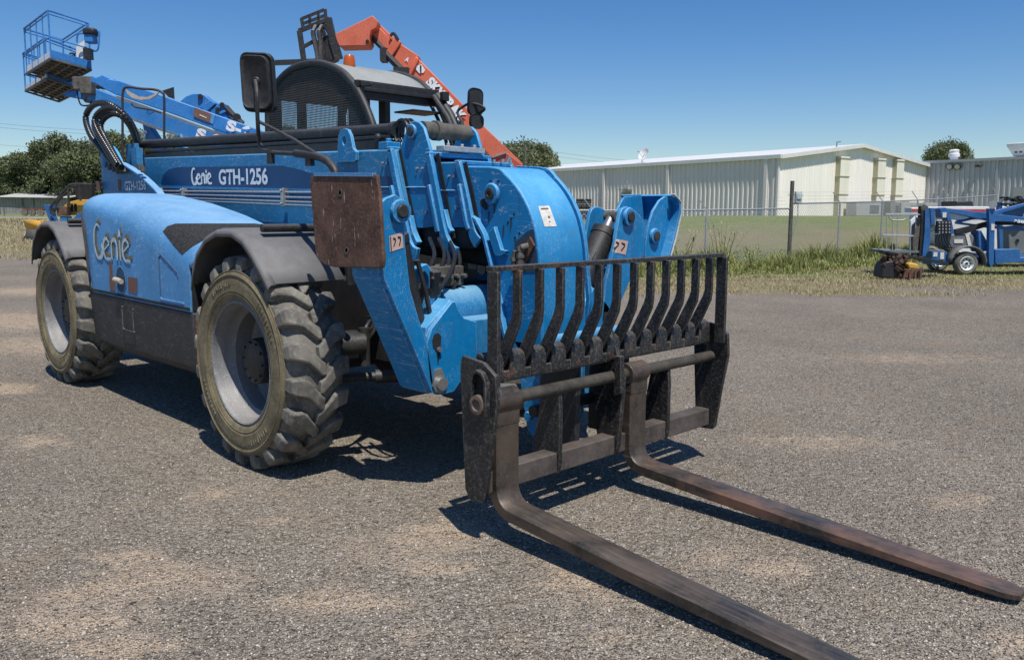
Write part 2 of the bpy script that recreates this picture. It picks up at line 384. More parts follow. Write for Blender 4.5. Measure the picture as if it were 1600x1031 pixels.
def make_wheel(parent):
    ty = make_tyre().build('tyre', M['rubber'], None, smooth=9)
    md = ty.modifiers.new('edge', 'BEVEL'); md.width = .004; md.segments = 1; md.limit_method = 'ANGLE'; md.angle_limit = math.radians(32)
    sw = MB(); H = [(.392, .040), (.398, .022), (.412, .012), (.43, .006), (.452, .0), (.458, -.004), (.466, -.0035), (.50, -.006), (.53, -.006), (.545, -.002), (.553, -.005), (.566, -.004), (.576, .004), (.588, .012)]
    sw.lathe([(r, y) for r, y in H], (0, 0, 0), (0, 1, 0), 96, caps=False)
    for r, y in ((.440, .002), (.559, -.006), (.585, .006)): ring_detail(sw, r, y, .0035)
    for a0 in (28, 100, 205, 290):                       # raised moulded blocks of the worn sidewall
        for k in range(9):
            a = math.radians(a0+k*3.6); c = Vector((.507*math.cos(a), -.0065, .507*math.sin(a)))
            R = Matrix.Rotation(-a, 3, 'Y'); sw.box(c, (.032 if k % 3 else .018, .005, .010 if k % 2 else .018), R)
    s = sw.build('sidewall', M['sidewall'], ty)
    rm = MB()
    rm.lathe([(.400, .030), (.400, .022), (.388, .014), (.380, .020), (.375, .045), (.362, .06), (.356, .10), (.345, .13), (.325, .15), (.322, .26), (.30, .285), (.20, .27), (.16, .262), (.12, .262)], (0, 0, 0), (0, 1, 0), 72, caps=False)
    rm.lathe([(.12, .262), (.12, .30), (.325, .30), (.385, .34), (.395, .39)], (0, 0, 0), (0, 1, 0), 48, caps=False)
    r = rm.build('rim', M['rim'])
    hb = MB(); hb.lathe([(.17, .262), (.165, .23), (.15, .22), (.148, .135), (.14, .115), (.11, .105), (.0, .102)], (0, 0, 0), (0, 1, 0), 40)
    for k in range(12):
        a = 2*PI*k/12; c = Vector((.19*math.cos(a), .262, .19*math.sin(a))); hb.cyl(c, c+Vector((0, -.03, 0)), .014, n=6)
    for k in range(10):
        a = 2*PI*k/10; c = Vector((.125*math.cos(a), .108, .125*math.sin(a))); hb.cyl(c, c+Vector((0, -.012, 0)), .009, n=6)
    h = hb.build('hub', M['hub'])
    return ty, s, r, h
W0 = bpy.data.objects.new('wheel', None); COL.objects.link(W0)
tyre, sidewall, rimo, hubo = make_wheel(W0)
def put_wheel(x, right, first=False):
    w = W0 if first else W0.copy()
    if not first: COL.objects.link(w)
    w.location = (x, -YO if right else YO, RW); w.rotation_euler = (0, random.uniform(0, .3) if not first else .08, 0 if right else PI)
    w.parent = TH
    for o in (tyre, rimo, hubo):
        c = o if first else o.copy()
        if not first: COL.objects.link(c)
        c.parent = w; c.matrix_parent_inverse = Matrix.Identity(4); c.location = (0, 0, 0)
        if o is tyre:
            # the stained sidewall stays a part of the wheel
            s = sidewall if first else sidewall.copy()
            if not first: COL.objects.link(s)
            s.parent = w; s.matrix_parent_inverse = Matrix.Identity(4)
put_wheel(0, True, True); put_wheel(-WB, True); put_wheel(0, False); put_wheel(-WB, False)

# ---------------- fenders
def fender(x0, side):
    y0, y1 = -1.325*side, -.80*side
    pr = [(-.60, 1.14), (-.57, 1.25), (-.50, 1.36), (-.36, 1.465), (-.2, 1.512), (.02, 1.515), (.16, 1.47), (.27, 1.39), (.37, 1.30), (.465, 1.20)]
    mb = MB(); th = .02
    g = []
    for yy, dz in ((y0, -.045), (y0+.004*side, -.012), (y0+.02*side, 0), (y0+.05*side, .002), (y0+.055*side, .009), (y1, .009)):
        g.append([(x0+x*(1+dz*.4), yy, z+dz) for x, z in pr])
    mb.sheet(g)
    o = mb.build('fender', M['fender'], TH, smooth=50); md = o.modifiers.new('t', 'SOLIDIFY'); md.thickness = .012
    rod = MB(); rod.cyl((x0+.17, y0+.13*side, 1.525), (x0+.17, y1, 1.525), .026); rod.cyl((x0+.17, y0+.129*side, 1.525), (x0+.17, y0+.135*side, 1.525), .019)
    rod.build('fender_rod', M['blackm'], o)
    return o
for x0 in (0, -WB):
    for sd in (1, -1): fender(x0, sd)

# ---------------- engine hood
def lin(x, tb):
    for (a, u), (b, v) in zip(tb, tb[1:]):
        if a <= x <= b: return u+(v-u)*(x-a)/(b-a)
    return tb[0][1] if x < tb[0][0] else tb[-1][1]
ZI = [(-3.3, 1.72), (-3.2, 1.765), (-3.03, 1.785), (-2.6, 1.755), (-2.02, 1.69), (-1.45, 1.60), (-.99, 1.50), (-.5, 1.37)]
ZO = [(-3.3, 1.62), (-3.1, 1.74), (-2.55, 1.69), (-2.11, 1.60), (-1.69, 1.48), (-1.34, 1.40), (-1.0, 1.30), (-.5, 1.22)]
ZB = [(-3.25, .91), (-.905, .91), (-.90, 1.24), (-.8, 1.27), (-.62, 1.27), (-.5, 1.2)]
mb = MB(); rings = []
for x in [-3.25, -3.2, -3.1, -2.9, -2.6, -2.3, -2.0, -1.8, -1.6, -1.4, -1.2, -1.05, -.95, -.906, -.899, -.8, -.7]:
    zi, zo, zb = lin(x, ZI), lin(x, ZO), lin(x, ZB); yo = -1.2
    inn = .04*sstep(-3.1, -3.25, x)
    pts = [(yo+inn, zb), (yo+inn, max(zb+.02, zo-.12))]
    for k in range(1, 8):
        a = PI/2*k/7; pts.append((yo+inn+.26*(1-math.cos(a)), zo-.12+(zi-zo+.12)*math.sin(a)))
    pts += [(-.75, zi+.004), (-.5, zi), (-.47, zi-.03), (-.47, zb)]
    xs = [x+(.18*(1-(z-.91)/.85) if x < -3.0 else 0) for _, z in pts]
    rings.append([(xx, y, z) for xx, (y, z) in zip(xs, pts)])
mb._quadstrip(rings)
hood = mb.build('engine_hood', M['hood'], TH, smooth=30, bevel=.008)
MB().prism([(-1.185, .92), (-1.185, 1.235), (-.50, 1.235), (-.50, .92)], 0, -.915, -.890).build('hood_end_shade', M['dark'], hood)  # added dark panel standing for the shade between hood end and fender
# fuel filler: a round recess with a pale cap, decals, moulded door outline
HY = -1.2
c = Vector((-2.225, HY, 1.06))
fr = MB(); fr.lathe([(.112, -.004), (.108, -.006), (.10, -.003)], c, (0, 1, 0), 40, caps=False); fr.build('filler_ring', M['hood'], hood)
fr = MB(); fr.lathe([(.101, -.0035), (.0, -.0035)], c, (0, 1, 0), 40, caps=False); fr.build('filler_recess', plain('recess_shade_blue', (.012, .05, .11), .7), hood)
fr = MB(); fr.tube([c+Vector((-.06, -.03, .0)), c+Vector((.02, -.035, -.002)), c+Vector((.085, -.03, -.008))], [.022, .024, .02], 12); fr.build('filler_cap', M['cover'], hood)
def side_sheet(name, pts, mat, parent, y=HY-.003, th=.002):
    return MB().prism(pts, 1, y-th, y).build(name, mat, parent, smooth=0)
side_sheet('decal', [(-2.49, .955), (-2.36, .965), (-2.36, 1.07), (-2.40, 1.07), (-2.41, 1.2), (-2.475, 1.19), (-2.47, 1.07), (-2.49, 1.07)], M['decalb'], hood)
side_sheet('decal', [(-2.07, .975), (-1.88, .975), (-1.87, 1.095), (-2.06, 1.095)], M['decalb'], hood)
dl = MB()
for a, b in zip([(-1.42, .975), (-1.42, 1.28), (-1.385, 1.30), (-1.10, 1.18)], [(-1.42, 1.28), (-1.385, 1.30), (-1.10, 1.18), (-1.09, 1.15)]):
    dl.prism(strip([a, b], .012), 1, HY-.005, HY+.01)
dl.build('door_seam', plain('seam_shadow_blue', (.05, .11, .2), .7), hood)
dl = MB()
for a, b in (((-1.42, .98), (-1.41, .965)), ((-1.41, .965), (-1.0, .965))): dl.prism(strip([a, b], .010), 1, HY-.006, HY+.01)
dl.build('door_lip', M['hood'], hood)
side_sheet('grille', [(-3.10, 1.62), (-3.02, 1.50), (-2.98, 1.3), (-2.99, 1.02), (-3.02, 1.1), (-3.06, 1.3), (-3.11, 1.5)], M['grime'], hood)
MB().prism(strip([(-3.05, .93), (-2.1, .93), (-.91, .93)], .022), 1, HY-.004, HY+.01).build('lower_seal', M['dark'], hood)
# the maker's name in flowing strokes, a gold ghost behind silver
def stroke_logo(name, mat, parent, x0, z0, h, y, wd, dx=0, dz=0, shearx=0):
    mb = MB(); k = 0
    def S(pl, w):
        nonlocal k
        pts = [(x0+dx+(u+v*shearx)*h, z0+dz+v*h) for u, v in pl]
        mb.prism(strip(pts, w*h), 1, y-.001*(k % 3)-.001, y); k += 1
    def el(cx, cy, rx, ry, a0, a1, n=18): return [(cx+rx*math.cos(math.radians(a0+(a1-a0)*i/n)), cy+ry*math.sin(math.radians(a0+(a1-a0)*i/n))) for i in range(n+1)]
    W_ = [wd*(.35+.65*math.sin(PI*i/18)) for i in range(19)]
    def V(pl, ws):
        nonlocal k
        pts = [(x0+dx+u*h, z0+dz+v*h) for u, v in pl]; mb.prism(strip(pts, [w*h for w in ws]), 1, y-.001*(k % 3)-.001, y); k += 1
    V(el(.40, .52, .34, .50, 60, 330), W_)                      # G bowl
    V(el(.52, .22, .24, .22, -95, 45), W_); S([(.74, .30), (.70, .46)], wd*.5)
    for cx in (1.08, 2.62):                                     # e
        V(el(cx, .32, .25, .30, 20, 300), W_); S([(cx-.18, .27), (cx+.20, .44)], wd*.45); S([(cx+.02, .03), (cx+.32, .03)], wd*.6)
    S([(1.50, .02), (1.50, .46)], wd*.8); V(el(1.72, .38, .22, .22, 180, 0), W_); S([(1.94, .40), (1.94, .02)], wd*.8)     # n
    S([(2.18, .02), (2.18, .60)], wd*.8); mb.prism([(x0+dx+a*h, z0+dz+b*h) for a, b in ((2.08, .70), (2.28, .70), (2.18, .90))], 1, y-.002, y)     # i
    return mb.build(name, mat, parent, smooth=0)
LX, LZ, LH = -2.82, 1.215, .285
stroke_logo('lettering', M['gold'], hood, LX, LZ, LH, -1.2025, .165, .034, .028)
stroke_logo('lettering', M['silver'], hood, LX, LZ, LH, -1.2065, .12)
patch = decal('grip_patch', [(255, 362), (262, 354), (275, 350), (398, 350), (409, 351.5), (420, 358), (372, 362), (336, 368), (318, 376), (300, 386), (285, 398), (271, 383)], [hood], M['patch'], hood, .004, 4)

# ---------------- dark side tank below the hood
mb = MB()
prof = [(-1.195, .905), (-1.195, .60), (-1.185, .50), (-1.10, .435), (-.6, .43), (-.5, .905)]
mb._quadstrip([[(-3.04+max(0, .905-z)*.28, y, z) for y, z in prof], [(-2.6, y, z-.02*(z < .6)) for y, z in prof], [(-.885, y, z) for y, z in prof]])
tank = mb.build('side_tank', M['tank'], TH, bevel=.01)
mb = MB(); mb.prism([(-1.18, .89), (-1.18, .51), (-1.09, .45), (-.62, .45), (-.55, .89)], 0, -.885, -.87); mb.build('end_plate', M['rust'], tank)
hd = MB(); hd.tube([(-2.20, -1.215, .84), (-2.20, -1.215, .66), (-1.965, -1.215, .655), (-1.97, -1.215, .835)], .004, 6)
for a in ((-2.2, .84), (-2.2, .66), (-1.965, .655), (-1.97, .835)): hd.sphere((a[0], -1.212, a[1]), .010, u=8, v=6)
hd.build('handle', M['grime'], tank)

# ---------------- chassis, axles, underbody
mb = MB()
mb.bx(-4.35, 1.0, -.42, .42, .62, 1.15)
mb.bx(-4.6, -4.2, -.9, .9, .62, 1.5)
mb.bx(-3.0, -.8, .45, 1.15, .5, 1.1)
frame = mb.build('chassis', M['dark'], TH, bevel=.01)
for x in (0, -WB):
    a = MB(); a.cyl((x, -1.0, RW), (x, 1.0, RW), .13); a.sphere((x, 0, RW), .26, (1, 1.1, 1)); a.bx(x-.16, x+.16, -.95, -.7, RW-.2, RW+.2); a.bx(x-.16, x+.16, .7, .95, RW-.2, RW+.2)
    a.build('axle', M['dark'], TH)
s = MB(); s.cyl((.45, -.88, .80), (.52, -.70, .80), .075); s.cyl((.36, -.86, .78), (.1, -.8, .74), .03); s.cyl((.52, -.70, .66), (.52, -.70, .9), .035)
s.build('steering_joint', M['hub'], TH)
# front frame box, between the stabilisers
mb = MB(); mb.bx(.85, 1.27, -.44, .44, .60, 1.0); mb.bx(.6, 1.2, .30, .42, .95, 1.62)
mb.prism([(.5, 1.0), (1.18, 1.0), (1.12, 1.45), (.5, 1.5)], 1, .28, .31)
ff = mb.build('front_frame', M['blue_dull'], TH, bevel=.008)
mb = MB(); mb.cyl((.98, -.50, 1.03), (.98, .5, 1.03), .14, n=28); mb.bx(.6, 1.2, -.6, .5, .94, .98)
mb.build('cross_tube', M['blue_dull'], TH)  # dull paint stands in for the boom head's shade on the tube
for yy in (-.12, .02):
    MB().solid([hit(1, x, y, .277) for x, y in (((731, 407), (745, 407), (744, 421), (732, 420)) if yy < 0 else ((747, 409), (759, 410), (758, 426), (753, 430), (746, 424)))], (0, -.003, 0)).build('decal', M['decalw'], TH, smooth=0)
# ---------------- front bracket plates (both sides)
BP = [(-.78, .985), (-.815, .91), (-.815, .85), (-.80, .70), (-.78, .63), (-.745, .60), (-.70, .595), (-.62, .60), (-.57, .65), (-.44, .73), (-.445, .99), (-.47, 1.0), (-.54, 1.02), (-.575, 1.06), (-.61, 1.125), (-.635, 1.12)]
LOOP = strip([(-.70, 1.04), (-.665, 1.16), (-.675, 1.27), (-.715, 1.315), (-.765, 1.30), (-.795, 1.22), (-.79, 1.10)], .045)
for sg in (1, -1):
    mb = MB()
    for xa, xb in ((1.27, 1.30), (.98, 1.01)): mb.prism([(y*sg, z) for y, z in BP], 0, xa, xb)
    mb.prism([(y*sg, z) for y, z in ((-.81, .93), (-.80, .985), (-.625, 1.135), (-.54, 1.02), (-.45, 1.0), (-.45, .96), (-.53, .975), (-.62, 1.07), (-.77, .95))], 0, 1.005, 1.275)
    mb.prism([(y*sg, z) for y, z in LOOP], 0, 1.12, 1.17)
    br = mb.build('stabilizer_bracket', M['blue'], TH, bevel=.004)
    pn = MB(); pn.cyl((.95, -.73*sg, .665), (1.335, -.73*sg, .665), .036); pn.cyl((1.30, -.73*sg, .66), (1.315, -.73*sg, .66), .05); pn.prism([(y*sg-.0, z) for y, z in strip([(-.735, .66), (-.745, .75)], [.1, .05])], 0, 1.301, 1.312)
    pn.build('pivot_pin', M['steel'], br)
    pn = MB(); pn.prism([(y*sg, z) for y, z in ((-.78, .92), (-.765, .95), (-.735, .955), (-.715, .93), (-.725, .84), (-.74, .77), (-.75, .85), (-.775, .88))], 0, 1.3015, 1.304)
    pn.build('teardrop_slot', M['dark'], br)
    pn = MB(); pn.cyl((1.30, -.735*sg, .86), (1.32, -.735*sg, .86), .014); pn.build('bolt', M['steel'], br)
# ---------------- stabiliser legs
LEG = [(-1.13, 1.63), (-1.12, 1.67), (-1.08, 1.70), (-1.02, 1.72), (-.985, 1.70), (-.965, 1.66), (-.96, 1.46), (-.93, 1.22), (-.87, 1.04), (-.81, .89), (-.785, .75), (-.765, .62), (-.785, .615), (-.86, .78), (-.96, .99), (-1.10, 1.28)]
LEGL = [(1.175, 1.53), (1.12, 1.60), (1.04, 1.65), (1.0, 1.665), (.95, 1.67), (.905, 1.655), (.88, 1.62), (.82, 1.38), (.74, 1.15), (.71, .9), (.745, .63), (.79, .62), (.84, .84), (.92, 1.02), (1.04, 1.20), (1.165, 1.33)]
def stab(sg, pad):
    t = bpy.data.objects.new('stabilizer', None); COL.objects.link(t); attach(t, TH)
    L = [(y*sg, z) for y, z in LEG]
    if pad == 'right_side': L = L[:1]+L[1:6]+L[6:]
    else: L = LEGL
    # a welded box: two plates and a web
    mb = MB(); mb.prism(L, 0, 1.27, 1.30); mb.prism(L, 0, 1.0, 1.03)
    edge = (L[9:] + L[:1]) if pad == 'right_side' else (L[10:]+L[:1])
    for a, b in zip(edge, edge[1:]): mb.prism(strip([a, b], .02), 0, 1.03, 1.27)
    lg = mb.build('leg', M['blue'], t, bevel=.004)
    by, bz = (-.998, 1.632) if pad == 'right_side' else (.965, 1.60)
    b = MB(); b.lathe([(.058, 0), (.064, .012), (.06, .028), (.04, .030)], (1.30, by, bz), (1, 0, 0), 28); b.build('boss', M['blue'], t)
    b = MB(); b.lathe([(.038, 0), (.038, .012), (.03, .018), (.0, .018)], (1.325, by, bz), (1, 0, 0), 20); b.build('pin', M['hub'], t)
    cy = MB(); pb = Vector((1.15, -.76*sg, .90)) if pad == 'right_side' else Vector((1.13, .52, .90)); pt = Vector((1.15, -.93*sg, 1.6)) if pad == 'right_side' else Vector((1.13, 1.0, 1.60)); RC = .062 if pad == 'right_side' else .088
    cy.cyl(pb, pb+(pt-pb)*.84, RC, n=28); cy.cyl(pb+(pt-pb)*.80, pb+(pt-pb)*.86, RC+.006, n=28)
    cy.cyl(pb-Vector((.08, 0, 0)), pb+Vector((.08, 0, 0)), .055)
    cy.tube([pb+Vector((.05, .06*sg, .1)), pb+(pt-pb)*.4+Vector((.05, .085*sg, 0)), pb+(pt-pb)*.66+Vector((.05, .07*sg, 0))], .014, 8)
    cy.build('cylinder', M['blackm'], t)
    cy = MB(); cy.cyl(pb+(pt-pb)*.74, pt, .034); cy.build('piston_rod', M['steel'], t)
    cy = MB(); cy.cyl(pt-Vector((.05, 0, 0)), pt+Vector((.05, 0, 0)), .036); cy.build('rod_end', M['grime'], t)
    return t, lg
t1, leg1 = stab(1, 'right_side'); t2, leg2 = stab(-1, 'left_side')
# right foot: rusty sole turned outward
YP = -1.150
pp = [hy(x, y, YP) for x, y in ((484, 284), (485.5, 276), (490, 272), (498, 270.5), (580, 271), (588, 274), (592, 300), (598.4, 406), (596.5, 419), (522, 417.5), (508, 414.5), (498, 407), (493, 398))]
mb = MB(); mb.prism(pp, 1, YP, YP+.022); foot = mb.build('foot', M['rust'], t1, bevel=.006)
mb = MB(); mb.prism([(x, z) for x, z in strip([hy(492, 272.5, YP), hy(583, 273, YP)], .02)], 1, YP-.006, YP+.02); mb.build('foot_lip', M['hood'], foot)
for x, z in (hy(532, 301, YP), hy(542, 391, YP)): hb_ = MB(); hb_.lathe([(.018, 0), (.02, -.004), (.012, -.003)], (x, YP, z), (0, 1, 0), 12); hb_.lathe([(.011, -.0045), (0, -.0045)], (x, YP, z), (0, 1, 0), 12); hb_.build('foot_bolt', M['grime'], foot)
mb = MB()
for xa in (.78, .92): mb.prism([(YP+.022, 1.40), (-.98, 1.42), (-.98, 1.60), (YP+.022, 1.78)], 0, xa, xa+.02)
mb.cyl((.76, -1.06, 1.52), (1.05, -1.06, 1.52), .035); mb.build('foot_gusset', M['blue'], foot)
# left foot seen from inside: blue channel with gussets and a chewed edge
fp = lambda y, z: (y, z)
back = [(1.55, 1.74), (1.56, 1.64), (1.50, 1.46), (1.42, 1.28)]
mb = MB(); mb.prism(strip([(1.50, 1.76), (1.55, 1.70), (1.56, 1.64), (1.50, 1.46), (1.42, 1.27)], .02), 0, .98, 1.33)
mb.prism(strip([(1.27, 1.752), (1.50, 1.76)], .016), 0, .99, 1.02)
foot2 = mb.build('foot', M['blue'], t2, bevel=.004)
G = [(1.47, 1.75), (1.40, 1.72), (1.32, 1.64), (1.265, 1.52), (1.235, 1.38), (1.24, 1.27), (1.42, 1.275), (1.50, 1.46), (1.555, 1.64), (1.545, 1.72)]
mb = MB(); mb.prism(G, 0, 1.235, 1.255); mb.build('foot_gusset', M['blue'], foot2, bevel=.003)
mb = MB(); mb.prism([(1.19, 1.63), (1.28, 1.745), (1.50, 1.76), (1.55, 1.64), (1.42, 1.28), (1.2, 1.3)], 0, 1.00, 1.02); mb.build('foot_gusset', M['blue'], foot2, bevel=.003)
mb = MB(); mb.prism(strip([(1.47, 1.765), (1.56, 1.71), (1.572, 1.64), (1.512, 1.455), (1.432, 1.27)], .006), 0, 1.30, 1.336); mb.build('worn_edge', M['decalw'], foot2)
b = MB(); b.lathe([(.055, 0), (.058, .012), (.052, .026), (.03, .028)], (1.255, 1.335, 1.46), (1, 0, 0), 24); b.build('boss', M['blue'], foot2)
b = MB(); b.lathe([(.034, 0), (.034, .012), (.0, .016)], (1.28, 1.335, 1.46), (1, 0, 0), 18); b.build('pin', M['hub'], foot2)
def warn(leg, par, c):
    o = decal('decal', c, [leg], M['decal'], par, .003, 2)
    (x0, y0), (x1, y1), (x2, y2), (x3, y3) = c
    def q(u, v): a = (x0+(x1-x0)*u, y0+(y1-y0)*u); b = (x3+(x2-x3)*u, y3+(y2-y3)*u); return (a[0]+(b[0]-a[0])*v, a[1]+(b[1]-a[1])*v)
    for poly in ([(.05, .05), (.12, .05), (.12, .95), (.05, .95)], [(.28, .15), (.48, .25), (.46, .38), (.27, .28)], [(.44, .35), (.5, .4), (.3, .75), (.25, .7)], [(.62, .15), (.86, .25), (.84, .38), (.62, .28)], [(.82, .35), (.88, .4), (.72, .8), (.66, .75)]):
        decal('printed_mark', [q(*p) for p in poly], [leg], M['ink'], o, .005, 1)
warn(leg1, t1, [(607.5, 369), (628, 363), (630, 387), (609, 394)])
warn(leg2, t2, [(956, 372), (981, 377), (977, 398), (951, 393)])

# ---------------- boom, section by section
def bar_u(mb, pl, y, w, th=.03, hook=True):
    """reinforced mouth of a boom section: flanges on both sides joined over the top"""
    for s in (1, -1): mb.prism(strip(sm2(pl), smw(w)), 1, s*y, s*(y+th))
# outer section
mb = MB()
mb.prism([(-4.05, 2.165), (.29, 2.045), (.46, 1.50), (-.78, 1.475), (-3.5, 1.56), (-4.0, 1.7)], 1, -.275, .275)
b1 = mb.build('boom_base_section', M['blue_dull'], TH, bevel=.012)
mb = MB()
for s in (-1, 1):
    mb.prism([(-3.62, 1.885), (-3.56, 1.975), (-3.42, 2.025), (-3.2, 2.04), (-1.2, 1.985), (-.95, 1.95), (-.7, 1.90), (.3, 1.86), (.31, 1.80), (-1.0, 1.80)], 1, s*.275, s*.281)
mb.build('boom_stripe', plain('deep_blue_boom_band', (.002, .05, .15), .5, 0, .1, 5), b1)
mb = MB()
mb.prism([(-3.70, 1.872), (-.4, 1.785), (-.4, 1.765), (-3.70, 1.852)], 1, -.292, -.272); mb.build('boom_ledge', M['blue'], b1)
# collars
def sm2(pl, n=3): return [(p.x, p.y) for p in smoothpath([(a, b, 0) for a, b in pl], n)]
def smw(ws, n=3):
    out = []
    for a, b in zip(ws, ws[1:]): out += [a+(b-a)*k/n for k in range(n)]
    return out+[ws[-1]]
C1 = [(.265, 2.04), (.335, 1.80), (.415, 1.56), (.445, 1.44), (.49, 1.37), (.55, 1.345)]
mb = MB(); bar_u(mb, C1, .275, [.05, .05, .055, .07, .085, .095]); mb.prism([(.235, 2.02), (.285, 2.02), (.285, 2.06), (.235, 2.06)], 1, -.305, .305)
mb.prism(strip([(.30, 1.80), (.37, 1.58), (.41, 1.50)], .03), 1, -.325, -.305)
mb.build('boom_collar', M['blue'], b1, bevel=.005)
S2 = [(.20, 2.0), (.26, 2.03), (.305, 2.06), (.39, 2.19), (.425, 2.215), (.465, 2.22), (.51, 2.21), (.56, 2.17), (.63, 2.01), (.685, 1.80), (.76, 1.54), (.50, 1.52), (.30, 1.55)]
mb = MB()
for s in (1, -1): mb.prism(S2, 1, s*.215, s*.24)
mb.bx(-.6, .62, -.215, .215, 1.98, 2.0); mb.bx(-.6, .68, -.215, .215, 1.53, 1.55)
b2 = mb.build('boom_second_section', M['blue'], TH, bevel=.006)
C2 = [(.63, 2.0), (.69, 1.80), (.755, 1.57), (.79, 1.46), (.84, 1.385), (.90, 1.36)]
mb = MB(); bar_u(mb, C2, .24, [.045, .05, .055, .07, .09, .10]); mb.bx(.605, .655, -.27, .27, 1.985, 2.01)
mb.prism(strip([(.655, 1.80), (.715, 1.60), (.74, 1.50)], .03), 1, -.288, -.27)
mb.prism(strip([(.44, 1.60), (.47, 1.50), (.51, 1.44), (.53, 1.42)], .03), 1, -.285, -.24)
mb.build('boom_collar', M['blue'], b2, bevel=.005)
S3 = [(.5, 1.95), (.89, 1.94), (.945, 1.78), (1.02, 1.53), (.8, 1.53), (.5, 1.55)]
mb = MB(); mb.prism(S3, 1, -.212, .212); b3 = mb.build('boom_third_section', M['blue'], TH, bevel=.008)
C3 = [(.885, 1.935), (.94, 1.78), (1.0, 1.58), (1.03, 1.49), (1.075, 1.44)]
mb = MB(); bar_u(mb, C3, .212, [.045, .05, .055, .07, .085], .026); mb.bx(.86, .905, -.238, .238, 1.925, 1.95)
mb.prism(strip([(.915, 1.80), (.975, 1.58), (1.0, 1.52)], .028), 1, -.254, -.238)
mb.prism(strip([(.76, 1.64), (.80, 1.53), (.83, 1.50)], .028), 1, -.25, -.212)
mb.build('boom_collar', M['blue'], b3, bevel=.005)
mb = MB(); mb.bx(.3, 1.0, -.2, .2, 1.40, 1.525); mb.cyl((.2, 0, 1.42), (1.0, 0, 1.36), .09); mb.cyl((.45, -.2, 1.44), (.45, -.06, 1.44), .05)
mb.build('boom_underside', M['dark'], b3)
MG = M['dark']  # dark strips put in for the shade between nested boom sections
MB().prism(strip([(x+.040, z) for x, z in C1[:4]], .034), 1, -.246, -.2405).build('mouth_gap_shade', MG, b2, smooth=0)
MB().prism(strip([(x+.038, z) for x, z in C2[:4]], .034), 1, -.2185, -.2125).build('mouth_gap_shade', MG, b3, smooth=0)
# weld seams and bolts with their long shadows
mb = MB(); mb.tube([(.35, -.243, 1.79), (.67, -.243, 1.785)], .006, 6); mb.tube([(.70, -.214, 1.765), (.93, -.214, 1.76)], .006, 6); mb.tube([(-.2, -.279, 1.80), (.30, -.279, 1.79)], .006, 6); mb.build('weld_seam', M['blue'], b2)
def bolts(par, y, L):
    mb = MB()
    for x, z in L: mb.cyl((x, y, z), (x, y-.012, z), .0095, .008, 8)
    mb.build('bolt', M['steel'], par)
bolts(b1, -.281, [hy(598.5, 255, -.281), hy(606, 255, -.281)])
bolts(b2, -.24, [hy(652.5, 263.5, -.24), hy(660.5, 263.5, -.24), hy(667, 332, -.24)])
bolts(b3, -.212, [hy(702, 275.5, -.212), hy(711, 275.5, -.212), hy(714, 325.5, -.212)])
# top pin barrel, bosses
mb = MB(); mb.cyl((.49, -.2, 2.165), (.49, .2, 2.165), .055, n=24); mb.cyl((.49, -.1, 2.165), (.49, -.05, 2.165), .066, n=24); mb.build('cylinder_pin_tube', M['grime'], b2)
for s in (-1, 1): MB().lathe([(.045, 0), (.05, .012*s), (.044, .02*s)], (.445, .24*s, 2.15), (0, 1, 0), 24).build('boss', M['blue'], b2)
mb = MB(); mb.lathe([(.03, -.018), (.03, -.028), (.0, -.032)], (.445, -.24, 2.15), (0, 1, 0), 18); mb.build('pin', M['hub'], b2)
mb = MB(); mb.bx(.60, .68, -.17, .19, 2.02, 2.055); mb.bx(.55, .6, -.05, .05, 2.0, 2.03)
for y in (-.1, .02, .13): mb.cyl((.64, y, 2.055), (.64, y, 2.075), .012, n=8)
mb.build('wear_pad_holder', M['zinc'], b2, bevel=.003)
mb = MB(); mb.bx(.10, .20, -.27, -.16, 2.05, 2.10); mb.cyl((.15, -.22, 2.1), (.15, -.22, 2.125), .02, n=8); mb.build('stop_block', M['blue'], b1, bevel=.003)
mb = MB()
for x in (.92, 1.0):
    for y in (.05, .12): mb.cyl((x, y, 1.94), (x, y, 1.965), .01, n=8)
mb.build('bolt', M['steel'], b3)
# lifting eye on the outer section
mb = MB(); eye = [hy(*p, -.30) for p in ((530, 248), (531, 215), (534, 205), (540, 201), (546, 203), (550, 212), (554, 232), (559, 238), (559, 250), (556, 253), (533, 253))]
n = 24; cx, cz = hy(540.5, 220, -.30); bmx = mb.bm
from mathutils.geometry import tessellate_polygon
hole = [(cx+.026*math.cos(2*PI*k/n), cz+.035*math.sin(2*PI*k/n)) for k in range(n)]
allp = eye+hole; tris = tessellate_polygon([[Vector((x, z, 0)) for x, z in eye], [Vector((x, z, 0)) for x, z in hole]])
F_ = [bmx.verts.new((x, -.315, z)) for x, z in allp]; B_ = [bmx.verts.new((x, -.29, z)) for x, z in allp]
for t in tris:
    bmx.faces.new([F_[i] for i in t]); bmx.faces.new([B_[i] for i in reversed(t)])
for rng in (range(len(eye)), range(len(eye), len(allp))):
    rng = list(rng)
    for i, j in zip(rng, rng[1:]+rng[:1]): bmx.faces.new((F_[i], F_[j], B_[j], B_[i]))
mb.build('lifting_eye', M['blue'], b1)
